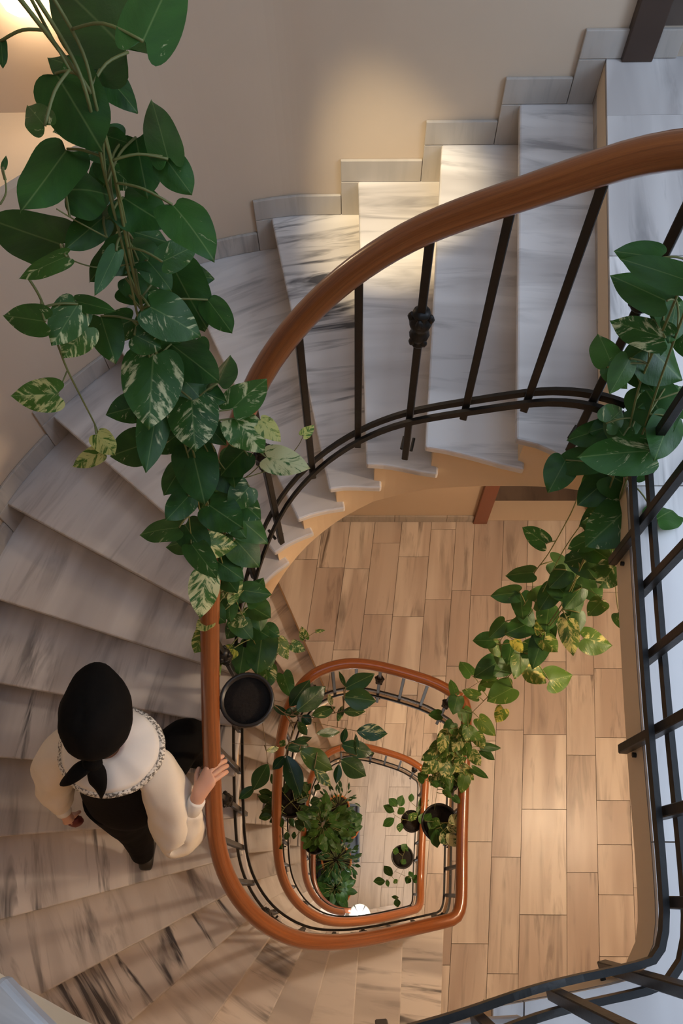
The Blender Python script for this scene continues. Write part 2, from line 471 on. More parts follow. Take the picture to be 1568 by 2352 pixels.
def door(idx, z, label, x0=DOOR_X0, frame=None):
    r = bpy.data.objects.new('door_%d' % idx, None); COL.objects.link(r); r.location = (x0, 2.72, z); struct(r, label)
    w = DOOR_X1 - x0
    def part(nm, lo, hi, m):
        b = MB(); b.box(lo, hi); o = b.build(nm, m, r)
        for p, uv in ((o, None),): pass
        return soften(o, .004)
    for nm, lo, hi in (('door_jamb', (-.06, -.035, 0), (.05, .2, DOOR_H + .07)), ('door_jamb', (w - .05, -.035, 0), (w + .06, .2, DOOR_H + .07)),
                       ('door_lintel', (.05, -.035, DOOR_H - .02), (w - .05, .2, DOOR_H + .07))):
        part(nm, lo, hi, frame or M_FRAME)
    part('door_leaf', (.05, .78, 0), (w - .05, .82, DOOR_H), M_DOOR)
    part('door_threshold', (.05, .0, -.03), (w - .05, .80, -.002), M_SHADEDSTONE)
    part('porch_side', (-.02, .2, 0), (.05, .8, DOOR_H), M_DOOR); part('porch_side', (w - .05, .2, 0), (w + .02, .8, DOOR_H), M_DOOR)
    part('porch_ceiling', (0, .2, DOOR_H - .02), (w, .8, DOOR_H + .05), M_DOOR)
    k = MB(); k.lathe([(.012, 0), (.012, .04), (.026, .045), (.03, .06), (.02, .075), (.004, .08)], (w - .14, .78, 1.0), 12, (0, -1, 0))
    k.build('door_knob', M_METAL, r, True)
door(1, ZU, 'wooden door frame, darkened for shade, beside the top marble step', frame=M_DOOR)  # frame takes the darker door colour in place of dim light
door(2, ZL1, 'reddish wooden door frame around the dark doorway under the stair')
door(3, ZL2, 'wooden doorway of the landing two floors down')

# ------------------------------------------------------------------ flights of marble steps
TH = 0.032
def tread_poly(k, k2, over=0.028, back=0.03, inoff=0.012):
    """plan polygon of the step between edge k and edge k2"""
    s0, s1 = ES[k], ES[k2]; w0, w1 = EW[k], EW[k2]
    n = 6
    inner = [well(s0 + (s1 - s0) * t / n, inoff) for t in range(n + 1)]
    outer = [wall(w0 + (w1 - w0) * t / n, 0.0) for t in range(n + 1)]
    d0 = (inner[0] - outer[0]); d1 = (inner[-1] - outer[-1])
    def fwd(d, a, b):        # unit vector across the edge, from a towards b
        v = np.array([-d[1], d[0]]); v /= np.linalg.norm(v)
        return v if v.dot(b - a) > 0 else -v
    mid_in, mid_out = (inner[0] + outer[0]) / 2, (inner[-1] + outer[-1]) / 2
    f = fwd(d1, mid_in, mid_out); g = fwd(d0, mid_out, mid_in)
    inner[-1] = inner[-1] + f * over; outer[-1] = outer[-1] + f * over
    inner[0] = inner[0] + g * back; outer[0] = outer[0] + g * back
    return inner, outer

def frame_obj(name, poly, z0, z1, mat, parent, xdir, color=None, bev=.005):
    """prism whose local X runs along xdir"""
    c = sum(poly) / len(poly); x = np.array(xdir, float); x /= np.linalg.norm(x); y = np.array([-x[1], x[0]])
    loc = [(float((p - c).dot(x)), float((p - c).dot(y))) for p in poly]
    mb = MB(); mb.prism(loc, z0 - z1, 0.0); o = mb.build(name, mat, parent)
    o.location = Vector((c[0], c[1], z1)) - (parent.location if parent else Vector()); o.rotation_euler = (0, 0, math.atan2(x[1], x[0]))
    if color: o.color = color
    if bev: soften(o, bev)
    return o

def build_flight(label, k_first, k_last, z_top, r, skirt=True, group=None):
    root = thing('staircase', label, 'staircase', (0, 0, 0), group)
    z = z_top
    ramp_in = []
    for k in range(k_first, k_last + 1):
        zk = z_top - (k - k_first + 1) * r            # surface below edge k
        a, b = well(ES[k], .05), wall(EW[k])
        # riser
        d = b - a; d = d / np.linalg.norm(d); nrm = np.array([-d[1], d[0]])
        nxt = well(ES.get(k + 1, ES[k] + .15)) if k < 22 else well(ES[k] + .15)
        if nrm.dot(nxt - a) < 0: nrm = -nrm
        poly = [a - nrm * .018, b - nrm * .018, b, a]
        frame_obj('riser', poly, zk - .0, zk + r - TH, M_RISER, root, d, bev=0)
        if k < k_last:
            inner, outer = tread_poly(k, k + 1)
            col = (rnd.uniform(.35, 1.0),) * 3 + (1,)
            if k in (11, 13, 4, 15): col = ({11: 2.0, 13: 1.2, 4: 1.4, 15: 1.5}[k],) * 3 + (1,)
            if k in (1, 2, 3): col = (.55, .55, .55, 1)
            frame_obj('tread', inner + outer[::-1], zk - TH, zk, M_TREAD, root, outer[-1] - inner[-1], col, .007)
        if skirt:
            h = .105; w = .10
            for nm, s0, s1, z0, z1 in (('skirting_tile', EW[k] + .002, EW[k] + w, zk + .0, zk + r),
                                       ('skirting_tile', (EW[k - 1] + w + .002) if k > k_first else EW[k] - .25, EW[k] + w, zk + r + .002, zk + r + h)):
                n = max(1, int((s1 - s0) / .08)); pts = [wall(s0 + (s1 - s0) * t / n, .016) for t in range(n + 1)]; pto = [wall(s0 + (s1 - s0) * t / n, .001) for t in range(n + 1)]
                frame_obj(nm, pts + pto[::-1], z0, z1, M_SKIRT, root, pts[-1] - pts[0], (rnd.uniform(.3, 1),) * 3 + (1,), .003)
    # plaster body under the steps
    mb = MB(); fb = MB()
    for k in range(k_first, k_last):
        zk = z_top - (k - k_first + 1) * r
        n = 5
        for j in range(n):
            t0, t1 = j / n, (j + 1) / n
            q = []
            for t in (t0, t1):
                s = ES[k] + (ES[k + 1] - ES[k]) * t; w = EW[k] + (EW[k + 1] - EW[k]) * t
                zb = zk - r * t - .17
                q.append((well(s, .045), wall(w, -.0), zb))
            (a0, b0, z0), (a1, b1, z1) = q; zt = zk - TH + .001
            mb.add([(*a0, z0), (*a1, z1), (*b1, z1), (*b0, z0), (*a0, zt), (*a1, zt), (*b1, zt), (*b0, zt)],
                   [(0, 3, 2, 1), (4, 5, 6, 7), (0, 1, 5, 4), (2, 3, 7, 6), (1, 2, 6, 5), (3, 0, 4, 7)])
    mb.build('soffit', M_FASCIA, root)
    return root

R1 = 0.175
R2 = 3.1 / 17
build_flight('pale marble steps curving down from the top right past the walking person', 1, 22, ZU, R1)
build_flight('marble steps of the second loop, seen inside the big wooden handrail', 6, 22, ZL1, R2, skirt=False)
build_flight('lowest visible marble steps curving down to the ground floor', 6, 22, ZL2, R2, skirt=False)
build_flight('steps of the flight above, only two bluish step ends in the bottom left corner', 1, 21, ZU + 21 * R1, R1, skirt=False)

# ------------------------------------------------------------------ landings with loose-laid marble tiles
def region(k_last, k_first, off=0.0):
    """plan of a landing: from edge k_last (arrival, bottom side) round the right to edge k_first (departure, top side)"""
    s0, s1 = ES[k_last], ES[k_first] + WLEN
    n = 40
    inner = [well(s0 + (s1 - s0) * t / n, .02 + off) for t in range(n + 1)]
    out = [wall(EW[k_first] + .0)]
    m = 12
    for t in range(1, m + 1):
        w = EW[k_first] * (1 - t / m)
        out.append(wall(w))
    out += [np.array((3.0, -1.5))]
    w0, w1 = WLS[-1] - 1e-4, EW[k_last]
    for t in range(1, 9): out.append(wall(w0 + (w1 - w0) * t / 8))
    pts = inner + out
    res = [pts[0]]
    for p in pts[1:]:
        if np.linalg.norm(p - res[-1]) > 1e-3: res.append(p)
    return res

def tile_floor(parent, poly, z, th, cols, rows, mat, shear, seed, gap=.0016, colors=None):
    r = random.Random(seed)
    bm = bmesh.new()
    f = bm.faces.new([bm.verts.new((p[0], p[1], 0)) for p in poly])
    bmesh.ops.triangulate(bm, faces=[f])
    nrm = Vector((1, -shear, 0)).normalized()
    for u in cols:
        bmesh.ops.bisect_plane(bm, geom=bm.verts[:] + bm.edges[:] + bm.faces[:], plane_co=(u, 0, 0), plane_no=nrm)
    def colof(c):
        u = c.x - shear * c.y
        return sum(1 for q in cols if u > q)
    rowlist = {}
    for ci in range(len(cols) + 1):
        rowlist[ci] = rows(ci, r)
        for y in rowlist[ci]:
            fs = [q for q in bm.faces if colof(q.calc_center_median()) == ci]
            if not fs: break
            g = set(fs)
            for q in fs: g.update(q.edges); g.update(q.verts)
            bmesh.ops.bisect_plane(bm, geom=list(g), plane_co=(0, y, 0), plane_no=(0, 1, 0))
    groups = {}
    for q in bm.faces:
        c = q.calc_center_median(); ci = colof(c)
        groups.setdefault((ci, sum(1 for y in rowlist[ci] if c.y > y)), []).append([v.co.copy() for v in q.verts])
    bm.free()
    ang = -math.atan(shear)
    for key in sorted(groups):
        b = bmesh.new(); vm = {}
        for q in groups[key]:
            vs = []
            for co in q:
                kk = (round(co.x, 4), round(co.y, 4))
                if kk not in vm: vm[kk] = b.verts.new(co)
                if vm[kk] not in vs: vs.append(vm[kk])
            if len(vs) > 2:
                try: b.faces.new(vs)
                except ValueError: pass
        if not b.faces: b.free(); continue
        area = sum(q.calc_area() for q in b.faces)
        if area < 2e-4: b.free(); continue
        bmesh.ops.recalc_face_normals(b, faces=b.faces); b.normal_update()
        res = bmesh.ops.inset_region(b, faces=b.faces[:], thickness=gap, use_even_offset=True, use_boundary=True)
        bmesh.ops.delete(b, geom=res['faces'], context='FACES')
        lone = [v for v in b.verts if not v.link_faces]
        if lone: bmesh.ops.delete(b, geom=lone, context='VERTS')
        bmesh.ops.recalc_face_normals(b, faces=b.faces)
        for q in b.faces:
            if q.normal.z < 0: q.normal_flip()
        ex = bmesh.ops.extrude_face_region(b, geom=b.faces[:])
        tv = [v for v in ex['geom'] if isinstance(v, bmesh.types.BMVert)]
        dz = r.uniform(-.0006, .0006)
        for v in tv: v.co.z += th + dz
        c = sum((v.co for v in b.verts), Vector()) / len(b.verts); c.z = 0
        rot = Matrix.Rotation(-ang, 3, 'Z')
        for v in b.verts: v.co = rot @ (v.co - c)
        me = bpy.data.meshes.new('floor_tile'); b.to_mesh(me); b.free(); me.materials.append(mat)
        o = link('floor_tile', me, parent); o.location = (c.x, c.y, z - th); o.rotation_euler = (0, 0, ang)
        kc = r.uniform(.25, 1.25) if colors is None else colors
        o.color = (kc, kc, kc, 1)

def slab(label, poly, z, th=.16, bottom=M_FASCIA):
    mb = MB(); mb.prism(poly, z - th, z - .014); o = mb.build('floor', M_GROUT); struct(o, label)
    me = o.data; me.materials.append(M_FASCIA)
    for p in me.polygons:
        p.material_index = 0 if p.normal.z > .5 else 1
    return o

def rows_l1(ci, r):
    fixed = {2: [.22, 1.05, 1.62, 2.2, -.45, -1.0], 3: [.52, -.12, -.78, 1.02, 1.55, 2.15], 4: [.13, .88, -.5, -1.1, 1.45, 2.1],
             5: [.58, .30, .0, -.35, -.8, 1.0, 1.5, 2.1]}
    if ci in fixed: return fixed[ci]
    y = -1.5 + r.uniform(.1, .5); out = []
    while y < 2.7: out.append(y); y += r.choice([.42, .5, .6, .6, .66])
    return out
def rows_any(ci, r):
    y = -1.5 + r.uniform(.1, .5); out = []
    while y < 2.8: out.append(y); y += r.choice([.42, .5, .6, .6])
    return out
COLS_L1 = [-.58, -.36, -.16, .06, .30, .50, .65, .885, 1.08, 1.385, 1.59, 1.82, 2.1, 2.3, 2.6]
def rows_l1b(ci, r):
    return rows_l1({8: 2, 9: 3, 10: 4, 11: 5}.get(ci, 100 + ci), r)

P_L1 = region(22, 6)
o = slab('tan marble landing floor one storey down with long staggered tiles', P_L1, ZL1)
tile_floor(o, P_L1, ZL1, .014, COLS_L1, rows_l1b, M_TILE, .12, 3)
P_L2 = region(22, 6)
o = slab('marble landing floor two storeys down inside the second handrail loop', P_L2, ZL2)
tile_floor(o, P_L2, ZL2, .014, [u + .07 for u in COLS_L1], rows_any, M_TILE, .12, 5)
P_U = region(21, 1)
o = slab('bluish marble landing floor behind the black rails at the right edge', P_U, ZU, .12)
tile_floor(o, P_U, ZU, .014, [.35, 1.0, 1.6, 2.2, 2.7], lambda ci, r: [-.75 + .1 * (ci % 2), .1, .95, 1.75, 2.4], M_TREAD, .12, 9, .0015, .5)
P_G = [np.array(p) for p in [(-1.9, -1.6), (3.0, -1.6), (3.0, 2.9), (-1.9, 2.9)]]
o = slab('pale grey tiled ground floor at the bottom of the stairwell', P_G, ZG)
tile_floor(o, P_G, ZG, .014, [-1.5 + .31 * i for i in range(15)], lambda ci, r: [-1.6 + (ci % 2) * .35 + .66 * i for i in range(8)], M_GTILE, .10, 11)

# marble skirting along the landing walls
def baseboard(nm, z, x0, x1, label):
    r = bpy.data.objects.new(nm, None); COL.objects.link(r); r.location = (x0, 2.72, z); struct(r, label)
    x = x0
    while x < x1 - .02:
        w = min(.42, x1 - x); b = MB(); b.box((x - x0 + .001, -.016, 0), (x - x0 + w - .001, 0, .095)); o = b.build('skirting_tile', M_SKIRT, r); soften(o, .003); x += w
baseboard('baseboard_back', ZL1, -.45 + .35, DOOR_X0 - .06, 'stone skirting along the back wall of the landing one storey down')
baseboard('baseboard_low', ZL2, -.1, DOOR_X0 - .06, 'stone skirting along the landing wall two storeys down')
r = bpy.data.objects.new('baseboard_curve', None); COL.objects.link(r); r.location = (0, 0, 0); struct(r, 'curved stone skirting under the stair on the lower landing')
n = 9; s0, s1 = 2.9, EW[6]
for i in range(n):
    a, b = s0 + (s1 - s0) * i / n, s0 + (s1 - s0) * (i + 1) / n - .003
    frame_obj('skirting_tile', [wall(a, .016), wall(b, .016), wall(b, .001), wall(a, .001)], ZL1, ZL1 + .095, M_SKIRT, r, wall(b) - wall(a), None, .003)

# ------------------------------------------------------------------ railings
def prof(tab):
    xs, ys = zip(*tab); return lambda s: float(np.interp(s, xs, ys))
RAIL1 = prof([(-.2, .86), (0, .86), (.1, .90), (.22, .98), (.36, 1.085), (.5, 1.175), (.62, 1.275), (.75, 1.41), (.89, 1.57), (.98, 1.69), (1.2, 2.07), (1.47, 2.57), (1.78, 2.95), (2.0, 3.13),
              (2.2, 3.26), (2.37, 3.41), (2.53, 3.63), (2.71, 3.92), (2.97, 4.35), (3.2, 4.65), (3.41, 4.76), (3.7, 4.8), (4.7, 4.8)])
RAIL2 = prof([(-.2, 4.8), (0, 4.8), (1.05, 4.8), (1.25, 4.97), (1.4, 5.2), (1.65, 5.48), (1.9, 5.72), (2.16, 5.98), (2.4, 6.27), (2.62, 6.5), (3.0, 6.95), (3.2, 7.25), (3.41, 7.6), (3.6, 7.82), (4.7, 7.86)])
RAIL3 = prof([(-.2, 7.86), (0, 7.86), (1.05, 7.88), (1.25, 8.05), (1.4, 8.28), (1.65, 8.56), (1.9, 8.8), (2.16, 9.06), (2.4, 9.35), (2.62, 9.6), (3.0, 10.05), (3.41, 10.75), (3.6, 10.9)])
up_tab = [(ES[k], 1.75 - (22 - k) * R1 - .88) for k in range(1, 21)]
RAILU = prof(up_tab + [(3.2, .86), (4.8, .86)])
BPH = None

def smooth(fn, s, w=.09):
    return sum(fn(s + w * (i - 3) / 3) for i in range(7)) / 7

def flat_bar(mb, pts, w, h):
    """horizontal flat bar of width w and height h swept along pts"""
    pts = [Vector(p) for p in pts]; vs = []; m = len(pts)
    for i in range(m):
        t = pts[min(i + 1, m - 1)] - pts[max(i - 1, 0)]; sd = Vector((t.y, -t.x, 0)).normalized() * (w / 2)
        for q, zz in ((sd, -h / 2), (sd, h / 2), (-sd, h / 2), (-sd, -h / 2)): vs.append(pts[i] + q + Vector((0, 0, zz)))
    fs = [(i * 4 + k, i * 4 + (k + 1) % 4, i * 4 + 4 + (k + 1) % 4, i * 4 + 4 + k) for i in range(m - 1) for k in range(4)] + [(3, 2, 1, 0), (m * 4 - 4, m * 4 - 3, m * 4 - 2, m * 4 - 1)]
    mb.add(vs, fs)

COLLAR_ME = None
def railing(label, fn, s0, s1, rail_mat=M_WOOD, phase=.529, drop=.74, group=None, rr=.034, fine=True, post_step=.158):
    global COLLAR_ME
    root = thing('stair_railing', label, 'railing', (0, 0, 0), group)
    n = max(8, int((s1 - s0) / .035))
    S = [s0 + (s1 - s0) * i / n for i in range(n + 1)]
    path = [(*well(s), CAMZ - smooth(fn, s)) for s in S]
    mb = MB(); mb.tube(path, rr, 14 if fine else 10, up=(0, 0, 1)); mb.build('handrail', rail_mat, root, True)
    for off in (-.020, .020):
        mb = MB(); flat_bar(mb, [(*well(s, off), CAMZ - smooth(fn, s) - drop) for s in S], .012, .024)
        mb.build('lower_rail', M_IRON, root)
    k0 = int(math.ceil((s0 + .02 - phase) / post_step)); k1 = int(math.floor((s1 - .02 - phase) / post_step))
    for k in range(k0, k1 + 1):
        s = phase + k * post_step; p = well(s); z = CAMZ - smooth(fn, s); lng = (k % 3 == 0)
        d = well(s + .01) - well(s - .01); ang = math.atan2(d[1], d[0])
        bot = z - drop - (.24 if lng else .055)
        b = MB(); b.box((-.0105, -.0105, bot - z), (.0105, .0105, -.012)); o = b.build('baluster', M_IRON, root)
        o.location = (p[0], p[1], z); o.rotation_euler = (0, 0, ang); soften(o, .002, 1)
        if lng:
            if COLLAR_ME is None:
                c = MB(); c.lathe([(.010, -.066), (.019, -.062), (.022, -.054), (.018, -.046), (.024, -.038), (.027, -.024), (.022, -.014), (.020, -.004), (.026, .006), (.030, .02), (.026, .034),
                                   (.020, .042), (.024, .05), (.022, .06), (.010, .066)], n=12)
                # four small leaf lobes around the knot
                for a in range(4):
                    an = a * math.pi / 2
                    c.lathe([(.003, -.016), (.009, -.008), (.011, 0), (.008, .01), (.003, .016)], (.024 * math.cos(an), .024 * math.sin(an), .036), 6)
                    c.lathe([(.003, -.014), (.009, -.007), (.010, 0), (.008, .008), (.003, .014)], (.021 * math.cos(an + .78), .021 * math.sin(an + .78), -.04), 6)
                co = c.build('collar', M_IRON, o, True); COLLAR_ME = co.data
            else:
                co = link('collar', COLLAR_ME, o)
            co.location = (0, 0, -.33)
            br = MB()
            for dx in (-.016, .016): br.tube([(dx, -.012, bot - z + .03), (dx, -.06, bot - z + .03)], .006, 6)
            br.build('fixing_bolt', M_IRON, o)
    return root

railing('black iron railing of the upper landing at the right and bottom edges', RAILU, .06, WLEN - .02)
railing('nearest wooden handrail sweeping from the top right round the left on black balusters', RAIL1, -.02, WLEN - .01)
railing('second wooden handrail loop, inside the nearest one, with black balusters', RAIL2, -.01, WLEN - .01)
railing('third wooden handrail loop deep in the stairwell', RAIL3, -.01, 2.72, fine=False)
railing('dark handrail curving round the floor plants at the bottom of the stairwell', lambda s: 10.9, 1.45, 2.80, M_DARKWOOD, fine=False)

# ------------------------------------------------------------------ lamps of the building, plus an added spot
def globe_lamp(label, loc, r, energy, name='wall_lamp', mat=M_GLOW, axis=(0, 1, 0), color=WARM):
    t = thing(name, label, 'lamp', loc)
    b = MB(); b.lathe([(.002, -r), (r * .5, -r * .87), (r * .87, -r * .5), (r, 0), (r * .87, r * .5), (r * .5, r * .87), (.002, r)], n=18)
    g = b.build('globe', mat, t, True)
    b = MB(); b.lathe([(r * .45, r * .8), (r * .5, r * 1.0), (r * .35, r * 1.15), (r * .3, r * 1.35)], n=14, axis=axis); b.build('mount', M_METAL, t, True)
    return t

nl = at(40, -12, 1.42)
globe_lamp('glowing wall lamp in the recess at the top left corner', nl, .06, 0)
light('recess_lamp_light', 'POINT', nl + Vector((0, -.0, -.02)), 14, WARM, .06)

def ceiling_lamp(label, loc, energy, r=.13):
    t = thing('ceiling_lamp', label, 'lamp', loc)
    b = MB(); b.lathe([(r * .4, -.075), (r * .8, -.06), (r, -.03), (r, -.022)], n=20); b.build('glass_bowl', M_GLOW, t, True)
    b = MB(); b.lathe([(r * 1.08, -.022), (r * 1.1, -.01), (r * 1.1, 0)], n=20); b.build('rim', M_METAL, t, True)
    light('ceiling_lamp_light', 'POINT', Vector(loc) + Vector((0, 0, -.14)), energy, WARM, .09)
ceiling_lamp('warm round ceiling lamp over the landing one storey down', (2.2, .70, ZU - .12), 112)
ceiling_lamp('warm round ceiling lamp over the landing two storeys down', (1.5, .9, ZL1 - .16), 110)
ceiling_lamp('warm round ceiling lamp over the ground floor', (1.5, .9, ZL2 - .16), 80)
SPOT = Vector((-.55, 1.75, ZU + 1.9)); SDIR = (Vector((.12, 2.46, ZU - .38)) - SPOT).normalized()
light('added_spot_light', 'SPOT', (-.55, 1.75, ZU + 1.9), 310, (1.0, .80, .48), .03, (.12, 2.46, ZU - .38), spot=.36, blend=.75)  # added spot that makes the warm patch on step and wall
t = thing('added_spot_lamp', 'added unseen spot lamp under the flight above, aimed at the bright step', 'lamp', SPOT)
mb = MB(); mb.lathe([(.030, .03), (.034, .0), (.040, -.05), (.037, -.05), (.031, .0), (.026, .015)], -SDIR * .05, 16, -SDIR); mb.build('lamp_shade', M_METAL, t, True)
mb = MB(); mb.tube([-SDIR * .08, -SDIR * .09 + Vector((0, 0, .03)), Vector((-.02, -.01, .42))], .008, 8); mb.build('lamp_rod', M_METAL, t, True)

# ------------------------------------------------------------------ leaves and plants
def leaf_mesh(name, side, fold, droop, wave, lobes):
    """unit leaf: base at origin, tip at +Y 1, half width about 0.5"""
    n = len(side); vs = []; fs = []; cols = (-1.0, -.55, 0, .55, 1.0)
    for i, (y, w, ym) in enumerate(side):
        for c in cols:
            x = c * w; yy = ym + (y - ym) * abs(c)
            z = -fold * abs(x) + (fold * .9) * x * x - droop * yy * yy + wave * math.sin(yy * 9 + 1.3 * c) * abs(c) * .5
            vs.append((x, yy, z))
    for i in range(n - 1):
        for k in range(4): fs.append((i * 5 + k, i * 5 + k + 1, i * 5 + 6 + k, i * 5 + 5 + k))
    me = bpy.data.meshes.new(name); me.from_pydata(vs, [], fs)
    for p in me.polygons: p.use_smooth = True
    me.update(); return me
#  (outline y, half width, midrib y)
HEART = [(-.02, .05, .0), (-.11, .18, .02), (-.12, .32, .06), (-.03, .44, .13), (.12, .50, .22), (.30, .505, .34), (.48, .465, .48), (.64, .385, .63), (.78, .27, .77), (.89, .14, .88), (.96, .05, .955), (1.0, .004, 1.0)]
HEART = [tuple(q) for q in catmull(HEART, 2)]
OVAL = [(0, .02, 0), (.06, .16, .06), (.16, .30, .16), (.30, .43, .30), (.46, .50, .46), (.62, .46, .62), (.76, .34, .76), (.88, .18, .88), (.96, .06, .96), (1.0, .004, 1.0)]
OVAL = [tuple(q) for q in catmull(OVAL, 2)]
HEARTS = [leaf_mesh('heart_leaf_a', HEART, .35, .18, .05, 1), leaf_mesh('heart_leaf_b', HEART, .18, .30, .08, 1), leaf_mesh('heart_leaf_c', HEART, .55, .08, .05, 1), leaf_mesh('heart_leaf_d', HEART, .25, -.05, .10, 1)]
OVALS = [leaf_mesh('oval_leaf_a', OVAL, .30, .16, .03, 0), leaf_mesh('oval_leaf_b', OVAL, .15, .28, .05, 0), leaf_mesh('oval_leaf_c', OVAL, .45, .05, .03, 0)]
for me in HEARTS: me.materials.append(M_POTHOS)
for me in OVALS: me.materials.append(M_RUBBER)
OVALS_P = []
for me in OVALS:
    c = me.copy(); c.materials.clear(); c.materials.append(M_POTHOS); OVALS_P.append(c)
CAMP = Vector((0, 0, CAMZ))
lr = random.Random(21)

def leaf(parent, base, tip, width, meshes, color, roll=None, nrm=None):
    base = Vector(base); tip = Vector(tip); y = tip - base; L = y.length; y.normalize()
    z = Vector(nrm) if nrm is not None else ((CAMP - base).normalized() * .8 + Vector((0, 0, .45)))
    z = z - y * z.dot(y)
    if z.length < 1e-4: z = y.orthogonal()
    z.normalize(); x = y.cross(z)
    a = lr.uniform(-.45, .45) if roll is None else roll
    x, z = x * math.cos(a) + z * math.sin(a), z * math.cos(a) - x * math.sin(a)
    o = link('leaf', lr.choice(meshes), parent)
    w = width / max(.75, math.cos(a))
    m = Matrix(((x.x * w, y.x * L, z.x * w, base.x), (x.y * w, y.y * L, z.y * w, base.y), (x.z * w, y.z * L, z.z * w, base.z), (0, 0, 0, 1)))
    o.matrix_world = m
    if parent is not None:
        o.matrix_parent_inverse = Matrix.Translation(-parent.location)
        o.matrix_basis = m
    o.color = color + (1,)
    return o

def plan_depth(P):
    """depth at which the sight line of a pixel passes closest to the vertical line through P"""
    def f(px, py):
        q = at(px, py, 1.0); return (P[0] * q.x + P[1] * q.y) / (q.x ** 2 + q.y ** 2)
    return f

def px_size(px, py, d):
    r = BASIS @ np.array([px - CX, CY - py, -F_PX]); return d / -r[2]       # metres per pixel at depth d

def vine(parent, leaves, strands, dfn, jitter=.05, meshes=HEARTS, stem_r=.0042, mat=M_STEM):
    stem = MB(); sp = []
    for st, r in strands:
        base = [at(x, y, dfn(x, y) + lr.uniform(-.012, .012)) for x, y in st]
        pts = [Vector(p) for p in catmull(base, 6)]
        sp += pts; stem.tube(pts, [.62 * r * (1 - .35 * i / len(pts)) for i in range(len(pts))], 6)
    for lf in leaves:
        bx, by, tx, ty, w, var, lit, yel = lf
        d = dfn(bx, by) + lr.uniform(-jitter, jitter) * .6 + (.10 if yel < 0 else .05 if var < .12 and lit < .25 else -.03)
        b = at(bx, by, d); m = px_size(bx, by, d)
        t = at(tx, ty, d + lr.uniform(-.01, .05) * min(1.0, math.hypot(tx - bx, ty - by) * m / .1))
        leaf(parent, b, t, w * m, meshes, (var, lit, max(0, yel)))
        q = min(sp, key=lambda p: (p - b).length)
        if (q - b).length < .35:
            mid = (q + b) / 2 + Vector((0, 0, .35 * (q - b).length * .3))
            stem.tube([Vector(p) for p in catmull([q, mid, b + (b - t) * .02], 4)], .0022, 5)
    o = stem.build('stem', mat, parent, True); o.location = -parent.location
    return o

def pot(parent, c, r, h, mat=M_BLACKPOT, rim=.012):
    """pot whose rim centre is c"""
    c = Vector(c) - parent.location; b = MB()
    b.lathe([(r * .7, -h), (r * .74, -h + .005), (r * .97, -.03), (r, -.028), (r + rim * .6, -.026), (r + rim * .6, 0), (r - .004, 0), (r - .008, -.022)], c, 28)
    b.build('pot', mat, parent, True)
    b = MB(); b.lathe([(.002, -.016), (r * .5, -.017), (r * .92, -.020), (r * .9, -.03)], c, 20); b.build('soil', M_SOIL, parent, True)

